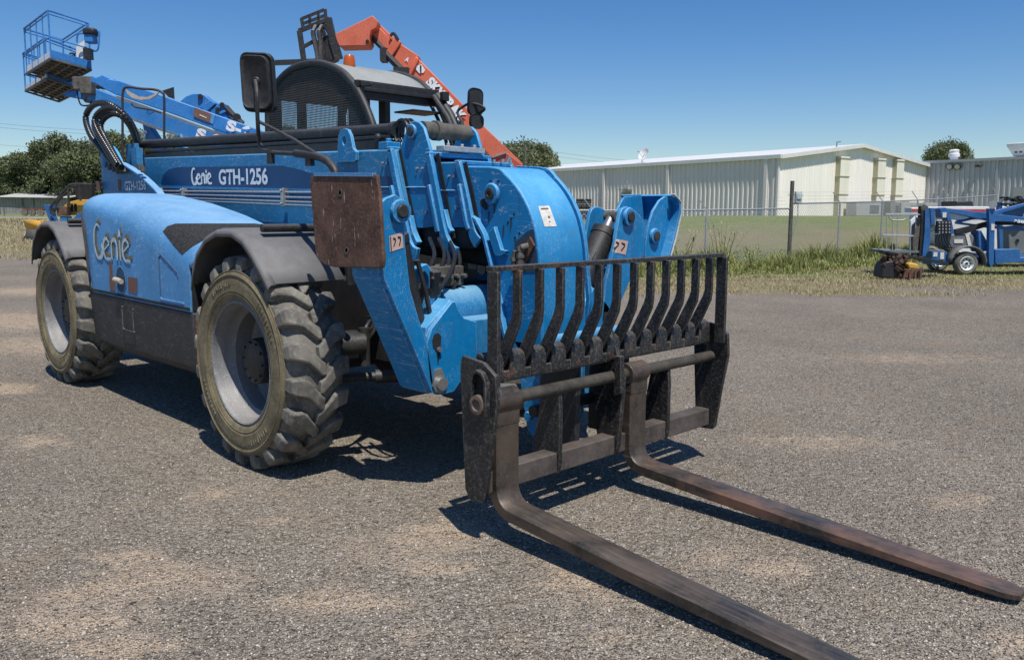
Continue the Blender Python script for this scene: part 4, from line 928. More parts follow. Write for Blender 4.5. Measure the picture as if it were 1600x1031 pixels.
# ================================================================== ground, grass, road
def smooth_noise(x, y, s, seed=0.): return noise.noise(Vector((x*s+seed, y*s-seed, seed*.37)))
def ground_mat():
    m, nt, nd, lk, b = mat_new('crushed_asphalt_gravel')
    tc = nd.new('ShaderNodeTexCoord'); v = tc.outputs['Object']
    vor = nd.new('ShaderNodeTexVoronoi'); vor.inputs['Scale'].default_value = 95; lk.new(v, vor.inputs['Vector'])
    vor2 = nd.new('ShaderNodeTexVoronoi'); vor2.inputs['Scale'].default_value = 38; lk.new(v, vor2.inputs['Vector'])
    sep = nd.new('ShaderNodeSeparateColor'); lk.new(vor.outputs['Color'], sep.inputs[0])
    sep2 = nd.new('ShaderNodeSeparateColor'); lk.new(vor2.outputs['Color'], sep2.inputs[0])
    stone = ramp(nd, [(0, (.045, .038, .03)), (.35, (.215, .183, .144)), (.75, (.45, .385, .303)), (.93, (.52, .46, .375)), (1, (.66, .6, .51))]); lk.new(sep.outputs[0], stone.inputs[0])
    stone2 = ramp(nd, [(0, (.12, .102, .08)), (.55, (.325, .278, .219)), (.93, (.38, .33, .26)), (1, (.6, .54, .45))]); lk.new(sep2.outputs[1], stone2.inputs[0])
    c = mix(nt, .45, stone.outputs[0], stone2.outputs[0])
    n0 = noise_(nt, v, .35, 8, .62); n1 = noise_(nt, v, 1.9, 9, .68); n2 = noise_(nt, v, 9, 8, .7)
    # tyre-packed, paler lanes running with the yard and sandy patches
    sx = nd.new('ShaderNodeMapping'); sx.inputs['Rotation'].default_value = (0, 0, math.radians(-47)); sx.inputs['Scale'].default_value = (.10, 1.1, 1); lk.new(v, sx.inputs['Vector'])
    lane = noise_(nt, sx.outputs[0], 1.2, 5, .6)
    sand = math_(nt, 'MULTIPLY', ramp_fac(nt, math_(nt, 'ADD', n1, math_(nt, 'MULTIPLY', math_(nt, 'SUBTRACT', lane, .5), .55)), .535, .66), ramp_fac(nt, n2, .28, .6))
    c = mix(nt, math_(nt, 'MULTIPLY', sand, .8), c, (.36, .275, .19))
    c = mix(nt, math_(nt, 'MULTIPLY', ramp_fac(nt, n0, .35, .65), .25), c, (.33, .28, .21)); c = mix(nt, math_(nt, 'MULTIPLY', ramp_fac(nt, n0, .62, .38), .35), c, (.14, .12, .096))
    c = mix(nt, math_(nt, 'MULTIPLY', ramp_fac(nt, n2, .5, .8), .3), c, (.10, .096, .088))
    at0 = nd.new('ShaderNodeVertexColor'); at0.layer_name = 'cover'; s0 = nd.new('ShaderNodeSeparateColor'); lk.new(at0.outputs[0], s0.inputs[0])
    dirt = math_(nt, 'MULTIPLY', ramp_fac(nt, math_(nt, 'ADD', s0.outputs[2], math_(nt, 'MULTIPLY', math_(nt, 'SUBTRACT', n2, .5), 1.5)), .22, .75), ramp_fac(nt, sep.outputs[1], -.5, .5))
    c = mix(nt, math_(nt, 'MULTIPLY', dirt, 1.0), c, mix(nt, ramp_fac(nt, n2, .35, .65), (.42, .315, .215), (.56, .445, .32)))
    # grass mask painted on the mesh as a colour attribute (r: dry grass, g: green)
    at = nd.new('ShaderNodeVertexColor'); at.layer_name = 'cover'; sa_ = nd.new('ShaderNodeSeparateColor'); lk.new(at.outputs[0], sa_.inputs[0])
    gmask = ramp_fac(nt, math_(nt, 'ADD', sa_.outputs[0], math_(nt, 'MULTIPLY', math_(nt, 'SUBTRACT', n2, .5), 1.1)), .38, .62)
    dry = ramp(nd, [(0, (.15, .12, .06)), (.5, (.30, .25, .14)), (1, (.42, .36, .23))]); lk.new(noise_(nt, v, 5, 10, .75), dry.inputs[0])
    grn = ramp(nd, [(0, (.12, .155, .045)), (.45, (.20, .24, .07)), (.75, (.28, .28, .11)), (1, (.36, .31, .16))]); lk.new(math_(nt, 'ADD', math_(nt, 'MULTIPLY', noise_(nt, v, 1.3, 10, .8), 1.7), -.35), grn.inputs[0])
    g = mix(nt, ramp_fac(nt, math_(nt, 'ADD', sa_.outputs[1], math_(nt, 'MULTIPLY', math_(nt, 'SUBTRACT', n1, .5), 1.2)), .3, .7), dry.outputs[0], grn.outputs[0])
    c = mix(nt, gmask, c, g)
    lk.new(c, b.inputs['Base Color']); b.inputs['Roughness'].default_value = .92; b.inputs['Specular IOR Level'].default_value = .2
    h = math_(nt, 'ADD', math_(nt, 'MULTIPLY', vor.outputs['Distance'], -.9), math_(nt, 'MULTIPLY', vor2.outputs['Distance'], -1.2))
    h = math_(nt, 'ADD', h, math_(nt, 'MULTIPLY', n2, .8))
    lk.new(bump_(nt, h, 1.0, .018), b.inputs['Normal'])
    return m
def cover(x, y):
    """(grass amount, green amount) of the yard at x, y"""
    r, d = rd((x, y)); w = smooth_noise(x, y, .35, 3)*1.3+smooth_noise(x, y, 1.2, 7)*.5
    if r > -4:
        a = sstep(15.6, 17.6, d+w*1.1-.12*(r-3)); g = sstep(19.5, 22.5, d+w*.8)
        if d > 24: g = .72+.30*smooth_noise(x, y, .12, 5)-.40*sstep(28, 35, d+w*1.5)*sstep(50, 41, d+w*1.5)+.22*sstep(43, 52, d+w)+.35*smooth_noise(x, y, .45, 6)
        if 17.5 < d < 20 and r > 8: a *= .55+.6*smooth_noise(x, y, .5, 9)
    else:
        a = sstep(26, 31, d+w*2.2); g = .15+.55*sstep(60, 75, d)
        a = max(a, .55*sstep(12.5, 13.5, d+w)*sstep(17.5, 16, d))*1. if False else a
    return a, g
PATCH = []
for px, py, rx, ry, a in ((520, 937, 95, 15, 1), (200, 868, 55, 13, .9), (150, 925, 60, 16, .9), (85, 985, 60, 16, .9), (190, 1012, 90, 20, .9), (700, 828, 60, 17, 1), (690, 886, 50, 9, 1), (905, 905, 55, 18, .9), (330, 772, 40, 14, .7), (20, 500, 70, 14, 1), (10, 607, 40, 9, .9), (1500, 782, 60, 14, .55), (260, 905, 130, 30, .6), (120, 960, 140, 30, .6), (640, 850, 120, 26, .5), (60, 540, 120, 16, .6), (930, 930, 110, 24, .45), (1590, 1003, 40, 18, .9),
        (1215, 888, 70, 18, .7), (1270, 690, 130, 14, .45), (1420, 560, 200, 12, .4), (960, 1000, 40, 18, .7), (440, 815, 50, 10, .6), (60, 690, 50, 10, .6), (1120, 870, 50, 14, .7), (880, 870, 50, 12, .6), (40, 455, 60, 7, .7),  (640, 985, 40, 9, .7)):
    c = hit(2, px, py, 0); ux = hit(2, px+rx, py, 0)-c; uy = hit(2, px, py+ry, 0)-c; PATCH.append((c.x, c.y, ux.x, ux.y, uy.x, uy.y, a))
def sandy(x, y):
    b = 0
    for cx, cy, ax, ay, bx_, by_, a in PATCH:
        dx, dy = x-cx, y-cy
        if abs(dx) > 4 or abs(dy) > 4: continue
        det = ax*by_-ay*bx_; u = (dx*by_-dy*bx_)/det; v = (ax*dy-ay*dx)/det; q = math.sqrt(u*u+v*v)+.35*smooth_noise(x, y, 5, 1)
        b = max(b, a*max(0, 1.45-q*.85))
    return min(1, b)
gm = ground_mat()
xs = [0]; d = .5
def span(a, b, s0, s1, n): return [a+(b-a)*i/n for i in range(n+1)]
rr = sorted(set([-1400, -700, -400, -250, -160]+span(-110, -60, 0, 0, 12)+span(-60, 60, 0, 0, 170)+span(-7, 7.5, 0, 0, 116)+span(60, 110, 0, 0, 10)+[160, 250, 400, 700, 1400]))
dd = sorted(set([-300, -60, -20, -5, 0]+span(0, 50, 0, 0, 110)+span(2, 12, 0, 0, 84)+span(50, 130, 0, 0, 50)+[150, 180, 230, 320, 500, 900, 1500, 3000]))
mb = MB(); grid = []
for d in dd:
    row = []
    for r in rr:
        p = W(r, d, 0); row.append((p.x, p.y, height(p.x, p.y)))
    grid.append(row)
mb.sheet(grid)
gr = mb.build('ground', gm, None, smooth=180); gr['kind'] = 'structure'
ca = gr.data.color_attributes.new('cover', 'FLOAT_COLOR', 'POINT')
for i, v in enumerate(gr.data.vertices):
    a, g = cover(v.co.x, v.co.y); ca.data[i].color = (a, g, sandy(v.co.x, v.co.y), 1)
# far road and verge on the left
mb = MB(); rw = []
for r in span(-160, -8, 0, 0, 40): rw.append([W(r, dd_, height(*W(r, dd_, 0)[:2])+.02) for dd_ in (70, 84)])
mb.sheet(rw); rdo = mb.build('road', plain('pale_far_road', (.26, .25, .235), .9, 0, .12, 3), None); rdo['kind'] = 'structure'

# loose stones near the camera: many tiny rocks in one mesh
def scatter_mesh(name, mat, P, base_v, base_f, S, seed=1, extra=None):
    """P (n,3) positions, S (n,3) scales; random turn about z and tilt"""
    rng = np.random.default_rng(seed); n = len(P); nv, nf = len(base_v), len(base_f)
    a = rng.uniform(0, 2*PI, n); ca_, sa_ = np.cos(a), np.sin(a)
    V = base_v[None]*S[:, None, :]
    if extra is not None: V = V*(1+rng.uniform(-extra, extra, (n, nv, 1)))
    x = V[:, :, 0]*ca_[:, None]-V[:, :, 1]*sa_[:, None]; y = V[:, :, 0]*sa_[:, None]+V[:, :, 1]*ca_[:, None]
    V = np.stack([x, y, V[:, :, 2]], -1)+P[:, None, :]
    V = V.reshape(-1, 3); Fc = (base_f[None]+(np.arange(n)*nv)[:, None, None]).reshape(-1, base_f.shape[1])
    me = bpy.data.meshes.new(name); k = base_f.shape[1]
    me.vertices.add(len(V)); me.vertices.foreach_set('co', V.astype(np.float32).ravel())
    me.loops.add(len(Fc)*k); me.loops.foreach_set('vertex_index', Fc.astype(np.int32).ravel())
    me.polygons.add(len(Fc)); me.polygons.foreach_set('loop_start', (np.arange(len(Fc))*k).astype(np.int32))
    me.update(calc_edges=True); me.materials.append(mat)
    o = bpy.data.objects.new(name, me); COL.objects.link(o); return o
m, nt, nd, lk, b = mat_new('loose_stone'); g_ = nd.new('ShaderNodeNewGeometry')
rp = ramp(nd, [(0, (.04, .034, .027)), (.3, (.19, .163, .13)), (.7, (.39, .337, .268)), (.92, (.48, .42, .335)), (1, (.6, .53, .44))]); lk.new(g_.outputs['Random Per Island'], rp.inputs[0]); lk.new(rp.outputs[0], b.inputs['Base Color']); b.inputs['Roughness'].default_value = .9
M['stone'] = m
oct_v = np.array([(1, 0, 0), (0, 1, 0), (-1, 0, 0), (0, -1, 0), (0, 0, .8), (.2, .1, -.6)], float); oct_f = np.array([(0, 1, 4), (1, 2, 4), (2, 3, 4), (3, 0, 4), (1, 0, 5), (2, 1, 5), (3, 2, 5), (0, 3, 5)])
rng = np.random.default_rng(5)
n = 150000
dp_ = 2.4+(rng.random(n)**1.6)*10.5; rp_ = (rng.random(n)*2-1)*(.66*dp_+.4)
P0 = np.stack([CAM.x+R0.x*rp_+HF.x*dp_, CAM.y+R0.y*rp_+HF.y*dp_, np.full(n, .001)], -1)
s = .0028+.0052*rng.random(n)**2.0; big = rng.random(n) > .9965; s[big] *= 2.2
S = np.stack([s*rng.uniform(.7, 1.5, n), s*rng.uniform(.7, 1.2, n), s*rng.uniform(.5, .95, n)], -1)
go = scatter_mesh('gravel', M['stone'], P0, oct_v, oct_f, S, 2, .25); go['kind'] = 'stuff'; tag(go, 'loose grey stones lying over the yard around the forks', 'gravel')

# grasses
def grass_mat(name, stops, tr=.25):
    m, nt, nd, lk, b = mat_new(name); g_ = nd.new('ShaderNodeNewGeometry'); rp = ramp(nd, stops); lk.new(g_.outputs['Random Per Island'], rp.inputs[0])
    lk.new(rp.outputs[0], b.inputs['Base Color']); b.inputs['Roughness'].default_value = .75; b.inputs['Specular IOR Level'].default_value = .15
    tl = nd.new('ShaderNodeBsdfTranslucent'); lk.new(rp.outputs[0], tl.inputs['Color']); ms = nd.new('ShaderNodeMixShader'); ms.inputs[0].default_value = tr
    out = nd['Material Output']; lk.new(b.outputs[0], ms.inputs[1]); lk.new(tl.outputs[0], ms.inputs[2]); lk.new(ms.outputs[0], out.inputs[0]); return m
M['g_dry'] = grass_mat('dry_grass_blades', [(0, (.26, .215, .11)), (.6, (.46, .39, .23)), (.85, (.58, .51, .34)), (1, (.20, .21, .08))])
M['g_green'] = grass_mat('green_weed_blades', [(0, (.12, .16, .05)), (.4, (.24, .28, .09)), (.75, (.42, .42, .14)), (1, (.55, .48, .26))])
M['g_lawn'] = grass_mat('lawn_blades', [(0, (.14, .175, .055)), (.5, (.22, .25, .09)), (.8, (.30, .29, .14)), (1, (.38, .32, .19))])
bl_v = np.array([(-.5, 0, 0), (.5, 0, 0), (.38, .25, .55), (-.3, .25, .55), (.05, .8, 1)], float); bl_f = np.array([(0, 1, 2), (0, 2, 3), (3, 2, 4)])
def grass(name, mat, n, fr, fd, hfun, label, cat, wid=.012, seed=3, lean=.35, keep=None):
    rng = np.random.default_rng(seed); P, S = [], []
    tries = 0
    while len(P) < n and tries < n*16:
        tries += 1
        d = fd(rng.random()); r = fr(rng.random(), d); p = W(r, d, 0)
        if keep and not keep(p.x, p.y, r, d, rng): continue
        h = hfun(r, d, p, rng)
        if h <= 0: continue
        P.append((p.x, p.y, height(p.x, p.y)-.01)); ww = wid*(d/18)*(.7+.8*rng.random()); S.append((ww, h*lean*(.4+1.2*rng.random()), h))
    o = scatter_mesh(name, mat, np.array(P), bl_v, bl_f, np.array(S), seed); o['kind'] = 'stuff'; tag(o, label, cat); return o
def fence_d(r):
    """how far the fence stands from the camera at r metres to the right"""
    return 26+max(0, r-8.6)*.93-(.25*max(0, 8.6-r) if r < 8.6 else 0)
def kd(x, y, r, d, rng):
    a, g = cover(x, y)
    if d > fence_d(r)-.5: return False
    return rng.random() < a*(.10+1.3*max(0, smooth_noise(x, y, .9, 2)+.15))
grass('dry_grass', M['g_dry'], 85000, lambda u, d: -1+u*(d*.70+2), lambda u: 15.2+u*14, lambda r, d, p, g: .025+.065*g.random()**1.5, 'dry yellow grass along the gravel edge in front of the fence', 'grass', .012, 3, .8, kd)
grass('weeds', M['g_green'], 75000, lambda u, d: 1+u*(d*.68), lambda u: 21.5+u*11,
      lambda r, d, p, g: (.05+.66*g.random()**1.4*max(.12, .7+smooth_noise(p.x, p.y, .7, 4)*1.5))*max(0, 1-abs(d-fence_d(r)+1.0)/2.3), 'rough green weeds growing along the foot of the chain link fence', 'weeds', .022, 4, .6)
def kl(x, y, r, d, rng): return d > fence_d(r)+.5 and rng.random() < .35+.65*max(0, smooth_noise(x, y, .3, 8)+.4)
grass('lawn_grass', M['g_lawn'], 9000, lambda u, d: -4+u*(d*.70+4), lambda u: 25+8*u, lambda r, d, p, g: .04+.06*g.random(), 'green grass on the slope below the cream warehouse', 'grass', .02, 6, .6, kl)
def kfl(x, y, r, d, rng): return rng.random() < cover(x, y)[0]
grass('verge_grass', M['g_dry'], 22000, lambda u, d: -d*.66*(.45+.6*u), lambda u: 25+45*u, lambda r, d, p, g: .05+.10*g.random(), 'straw coloured grass beyond the gravel at the far left', 'grass', .014, 7, .8, kfl)

# tall seeding weeds by the fence: each a plant of its own
def stem_plant(r, d, h, n, seed, label):
    rng = random.Random(seed); base = W(r, d, 0); base.z = height(base.x, base.y); mb = MB()
    for k in range(n):
        a = rng.uniform(0, 2*PI); b0 = base+Vector((math.cos(a), math.sin(a), 0))*rng.uniform(0, .28); hh = h*rng.uniform(.55, 1.0); ln = rng.uniform(.1, .45)
        dx = Vector((math.cos(a), math.sin(a), 0)); pts = [b0+dx*ln*t*t*hh+Vector((0, 0, hh*t)) for t in (0, .3, .6, .85, 1)]
        mb.tube(pts, [.008, .007, .006, .004, .002], 4)
        for t in (.25, .4, .55, .7, .85):
            p = b0+dx*ln*t*t*hh+Vector((0, 0, hh*t)); q = rng.uniform(0, 2*PI); L_ = rng.uniform(.15, .32); o = Vector((math.cos(q), math.sin(q), 0)); sd = Vector((-o.y, o.x, 0))*.014
            t1_ = p+o*L_*.5+Vector((0, 0, L_*.45)); t2_ = p+o*L_+Vector((0, 0, L_*.25)); bm = mb.bm
            v = [bm.verts.new(x) for x in (p-sd*.5, p+sd*.5, t1_+sd, t1_-sd, t2_)]; bm.faces.new(v[:4]); bm.faces.new((v[3], v[2], v[4]))
    o = mb.build('tall_weed', M['g_green'], None, smooth=0); tag(o, label, 'weed', 'tall weeds along the fence')
stem_plant(4.75, 23.6, 1.5, 12, 1, 'tall arching green weed just left of the bare fence post behind the backrest')
stem_plant(5.9, 23.5, 1.6, 16, 2, 'tallest bushy green weed right of the bare fence post behind the backrest')
stem_plant(6.9, 23.8, .9, 9, 3, 'short dark weed between the tall green weeds and the thick fence post')
stem_plant(10.2, 26.2, .8, 9, 4, 'leggy weed growing right of the thick fence post')

# ================================================================== fence
def fence(pts, name, label, h=1.93, ht=None, arms=True, skip_first=False):
    root = thing(name, (*pts[0][:2], pts[0][2]), label, 'fence')
    top = [Vector(p)+Vector((0, 0, h)) for p in pts]
    mb = MB(); mb.tube(top, .024, 8); mb.build('top_rail', M['zinc'], root)
    for i, p in enumerate(pts):
        if skip_first and i == 0: continue
        p = Vector(p); mb = MB(); mb.cyl(p-Vector((0, 0, .1)), p+Vector((0, 0, h+.03)), .033, n=10); po = mb.build('post', M['zinc'], root)
        if arms:
            a = MB(); o = (-R0*.28-HF*.06); a.beam(p+Vector((0, 0, h)), p+Vector((0, 0, h+.34))+o, .03, .02); a.build('arm', M['zinc'], po)
    mb = MB()
    for f, z in ((.35, .12), (.68, .23), (1, .34)):
        o = (-R0*.28-HF*.06)*f; mb.tube([Vector(p)+Vector((0, 0, h+z))+o for p in pts], .004, 4)
    mb.build('barbed_wire', M['zinc'], root)
    mb = MB(); s = .12; wv = .0058          # woven diagonals
    for a, b in zip(pts, pts[1:]):
        a, b = Vector(a), Vector(b); L = (Vector((b.x, b.y, 0))-Vector((a.x, a.y, 0))).length; dr = (b-a)/L; H = h-.03
        k = -H
        while k < L:
            for sg in (1, -1):
                x0, z0, x1, z1 = k, 0, k+H, H
                if x0 < 0: z0 = -x0; x0 = 0
                if x1 > L: z1 -= x1-L; x1 = L
                if x1 > x0+.02:
                    zz0, zz1 = (z0, z1) if sg > 0 else (H-z0, H-z1)
                    p = a+dr*x0+Vector((0, 0, zz0+.03)); q = a+dr*x1+Vector((0, 0, zz1+.03)); bm = mb.bm
                    u = Vector((0, 0, 1)).cross(dr)*0+Vector((-(q-p).z, 0, 0))*0
                    dv = (q-p).normalized(); w_ = dv.cross(Vector((-dr.y, dr.x, 0)).normalized()).normalized()*wv
                    bm.faces.new([bm.verts.new(v) for v in (p-w_, p+w_, q+w_, q-w_)])
            k += s
    mb.build('chain_link', M['zinc'], root, smooth=0)
    return root
def G(r, d): p = W(r, d, 0); p.z = height(p.x, p.y); return p
rt = [G(8.6, 26)]
for px, d in ((1307, 28.2), (1373, 30.5), (1427, 32.8), (1475, 35.1), (1515, 37.4), (1549, 39.7)): rt.append(G((px-800)/FPX*d, d))
fence(rt, 'chain_link_fence', 'chain link fence with barbed wire running back past the cream gable end', 1.93, skip_first=True)
lf = [G((px-800)/FPX*d, d) for px, d in ((1231, 26), (1101, 24.6), (925, 23.6), (770, 22.9), (610, 22.4), (430, 22.0))]
f2 = fence(lf, 'chain_link_fence', 'chain link fence behind the backrest, ending left of the thick steel post', 1.78, skip_first=True)
pp_ = G(8.6, 26)
t = thing('utility_post', pp_, 'thick steel fence post carrying a pale electrical box', 'post')
MB().cyl(pp_-Vector((0, 0, .2)), pp_+Vector((0, 0, 2.62)), .062, n=14).build('pole', M['grime'], t)
bxp = pp_+R0*.20+Vector((0, 0, 2.13)); Rm = Matrix((R0, HF, Vector((0, 0, 1)))).transposed()
mb = MB(); mb.box(bxp, (.20, .14, .34), Rm); mb.box(bxp-HF*.085+Vector((0, 0, .02)), (.14, .03, .18), Rm); mb.build('electrical_box', M['grey_paint'] if False else plain('pale_meter_box', (.45, .5, .48), .5), t, bevel=.01)
mb = MB(); mb.tube([bxp+Vector((0, 0, -.17)), bxp+Vector((0, 0, -.6))+R0*.02, pp_+R0*.08+Vector((0, 0, .9))], .015, 8); mb.beam(pp_+Vector((0, 0, 2.2))-R0*.1, bxp+R0*.15+Vector((0, 0, .05)), .03, .03); mb.build('conduit', M['zinc'], t)

# ================================================================== buildings
def ribbed(name, col, scale, rough=.5, amt=1.0, dirn=None, stain=(.3, .28, .24)):
    """painted sheet-steel colour with faint vertical weathering"""
    m, nt, nd, lk, b = mat_new(name); v = coords(nt); st = noise_(nt, coords(nt, 1, 1, .12), 2.2, 6, .6); n2 = noise_(nt, v, 22, 4)
    c = mix(nt, ramp_fac(nt, st, .3, .75), col, tuple(x*.86 for x in col)); c = mix(nt, math_(nt, 'MULTIPLY', ramp_fac(nt, n2, .5, .8), .08), c, stain)
    lk.new(c, b.inputs['Base Color']); b.inputs['Roughness'].default_value = rough; return m
M['beige'] = ribbed('beige_wall_sheet', (.78, .715, .655), 1); M['cream'] = ribbed('cream_gable_sheet', (.95, .90, .80), 1); M['greywall'] = ribbed('grey_wall_sheet', (.50, .50, .51), 1); M['whiteroof'] = ribbed('white_roof_sheet', (.72, .72, .68), 1)
M['duct'] = ribbed('khaki_shade_duct_sheet', (.46, .43, .29), 1); M['ductl'] = ribbed('cream_duct_sheet', (.86, .82, .66), 1)  # khaki carries the shaded side of the cream ducts, reused on flanges
def corrugated(a, b, zb, ztop, outw, pitch=.3, dep=.035):
    """wall of trapezoid-ribbed sheet from a to b (plan), outw = outward unit; ztop(t) gives height"""
    mb = MB(); a, b = Vector((a[0], a[1], 0)), Vector((b[0], b[1], 0)); L = (b-a).length; d = (b-a)/L; lo, hi = [], []
    x = 0; seq = ((0, 0), (.50, 0), (.60, 1), (.90, 1), (1.0, 0))
    n = int(L/pitch)
    for k in range(n):
        for f, o in seq[:-1]:
            t = (k+f)*pitch; p = a+d*t+outw*(dep*o); lo.append(Vector((p.x, p.y, zb))); hi.append(Vector((p.x, p.y, ztop(t/L))))
    p = b; lo.append(Vector((p.x, p.y, zb))); hi.append(Vector((p.x, p.y, ztop(1))))
    mb.sheet([lo, hi]); return mb
c0 = Vector((18.8, 60.0)); gd = Vector((15.8, 10.8)).normalized(); ld = Vector((-gd.y, gd.x)); GL = 19.1; LL = 62
def PW(v, z=0): return W(v.x, v.y, z)
EZ, RZ = 5.56, 6.75
O3 = lambda v: (R0*v.x+HF*v.y)
wh = thing('warehouse', PW(c0+gd*GL/2, 1.4), 'long beige metal warehouse with a cream gable end and white low roof', 'warehouse')
BZ = .2
A_, B_ = PW(c0), PW(c0+ld*LL)
mb = corrugated(A_, B_, BZ, lambda t: EZ, O3(-gd), .46, .085); mb.build('long_wall', M['beige'], wh, smooth=0)
ftop = lambda t: EZ+(RZ-EZ)*(1-abs(2*t-1))
A2_, B2_ = PW(c0), PW(c0+gd*GL); mb = corrugated(A2_, B2_, BZ, ftop, O3(-ld), .30, .03); mb.build('gable_wall', M['cream'], wh, smooth=0)
mb = MB(); a = c0+gd*GL; mb.solid([PW(a, BZ), PW(a, EZ), PW(a+ld*LL, EZ), PW(a+ld*LL, BZ)], O3(gd)*.05); a = c0+ld*LL
mb.solid([PW(a, BZ), PW(a, EZ), PW(a+gd*GL/2, RZ), PW(a+gd*GL, EZ), PW(a+gd*GL, BZ)], O3(ld)*.05); mb.build('rear_wall', M['beige'], wh)
mb = MB(); ov = .13; s = (RZ-EZ)/(GL/2)
e0 = c0-gd*ov-ld*.35; e1 = c0+gd*(GL/2)-ld*.35; e2 = c0+gd*(GL+ov)-ld*.35
for p, q, zp, zq in ((e0, e1, EZ-s*ov+.06, RZ+.06), (e1, e2, RZ+.06, EZ-s*ov+.06)):
    mb.solid([PW(p, zp), PW(q, zq), PW(q+ld*(LL+.7), zq), PW(p+ld*(LL+.7), zp)], (0, 0, .06))
rf = mb.build('roof', M['whiteroof'], wh)
mb = MB(); mb.solid([PW(e0, EZ-s*ov-.14), PW(e0, EZ-s*ov+.13), PW(e0+ld*(LL+.7), EZ-s*ov+.13), PW(e0+ld*(LL+.7), EZ-s*ov-.14)], O3(-gd)*.12); mb.build('gutter', M['whiteroof'], rf)
mb = MB()
for p, q, zp, zq in ((e0, e1, EZ-s*ov, RZ), (e1, e2, RZ, EZ-s*ov)):
    mb.solid([PW(p, zp-.16), PW(q, zq-.16), PW(q, zq+.11), PW(p, zp+.11)], O3(-ld)*.06)
mb.build('gable_trim', M['whiteroof'], rf)
def on_long(px): # distance along the long wall for a photo column
    k = (px-PPX)/FPX; return (c0.x-k*c0.y)/(k*ld.y-ld.x)
for px in (862, 942, 1041, 1192):
    tt = on_long(px); p = c0+ld*tt-gd*.10; MB().box(PW(p, (BZ+EZ)/2), (.22, .28, EZ-BZ), Matrix((O3(gd), O3(ld), Vector((0, 0, 1)))).transposed()).build('downspout', M['beige'], wh)
p = c0-gd*.04-ld*.04; MB().box(PW(p, (BZ+EZ)/2), (.14, .14, EZ-BZ+.1), Matrix((O3(gd), O3(ld), Vector((0, 0, 1)))).transposed()).build('corner_trim', M['beige'], wh)
RG = Matrix((O3(gd), O3(ld), Vector((0, 0, 1)))).transposed()
tt = on_long(978.5); p = c0+ld*tt-gd*.07; zg = height(*PW(p)[:2])
dr_ = MB().box(PW(p, zg+1.15), (.08, 1.05, 2.2), RG).build('door', plain('grey_steel_door', (.33, .33, .32), .6), wh)
MB().box(PW(p-gd*.25, zg+2.45), (.55, 1.3, .05), RG).build('awning', M['zinc'], dr_); MB().box(PW(p-gd*.12, zg+3.1), (.22, .18, .25), RG).build('wall_lamp', M['zinc'], wh)
# boxed ducts on the gable end
def on_gable(px):
    k = (px-PPX)/FPX; return (k*c0.y-c0.x)/(gd.x-k*gd.y)
for xa, xm, xb, yt in ((1284, 1297, 1311, 249), (1344, 1355, 1367, 251.5), (1372, 1384, 1395, 253)):
    ta, tm, tb = on_gable(xa), on_gable(xm), on_gable(xb); wdt = (tb-tm); t0_, t1_ = tb-wdt*.99, tb
    pc = c0+gd*((t0_+t1_)/2); dpt = .42; dist = pc.y; ztop = CAM.z+(334-yt)/FPX*dist; zg = 1.35
    g_ = bpy.data.objects.new('duct', None); COL.objects.link(g_); attach(g_, wh)
    mb = MB(); mb.box(PW(pc-ld*dpt/2, (ztop+zg)/2), (t1_-t0_, dpt, ztop-zg), RG); mb.build('duct_box', M['ductl'], g_)
    mb = MB(); mb.box(PW(c0+gd*(t0_-.012)-ld*dpt/2, (ztop+zg)/2), (.02, dpt, ztop-zg), RG); mb.build('duct_cheek_shade', M['duct'], g_)  # cheek coloured darker to stand for its shaded side
    for k in range(3):
        z = ztop-.12-k*(ztop-zg)*.30; mb = MB(); mb.box(PW(pc-ld*(dpt/2+.02), z), (t1_-t0_+.14, dpt+.06, .05), RG); mb.build('duct_flange', M['duct'], g_)
for i, (xa, xb, yt, lab) in enumerate(((1303, 1344, 318, 'widest grey air conditioning unit, below the leftmost boxed duct'), (1357, 1372, 318, 'darker grey air conditioning unit between the two right hand ducts'), (1373, 1401, 318, 'pale square air conditioning unit under the third duct'), (1411, 1431, 319, 'pale air conditioning unit at the far end of the cream gable'))):
    ta, tb = on_gable(xa), on_gable(xb); pc = c0+gd*((ta+tb)/2)-ld*1.1; zg = height(*PW(pc)[:2]); ztop = CAM.z+(334.5-yt)/FPX*pc.y
    u = thing('air_conditioner', PW(pc, zg), lab, 'air conditioner', 'air conditioning units along the gable end')
    cm = plain('ac_casing', (.42, .42, .40) if i != 1 else (.25, .25, .24), .6, 0, .1, 5)
    MB().box(PW(pc, (zg+ztop)/2), ((tb-ta)*.93, .9, ztop-zg), RG).build('casing', cm, u, bevel=.03)
    mb = MB()
    for k in range(5): mb.box(PW(pc-ld*.46+gd*(tb-ta)*.2, zg+.25+k*.13), ((tb-ta)*.35, .03, .06), RG)
    mb.build('louvre', M['grey_paint'], u); MB().cyl(PW(pc, ztop), PW(pc, ztop+.05), .3, n=20).build('fan_guard', M['grey_paint'], u)
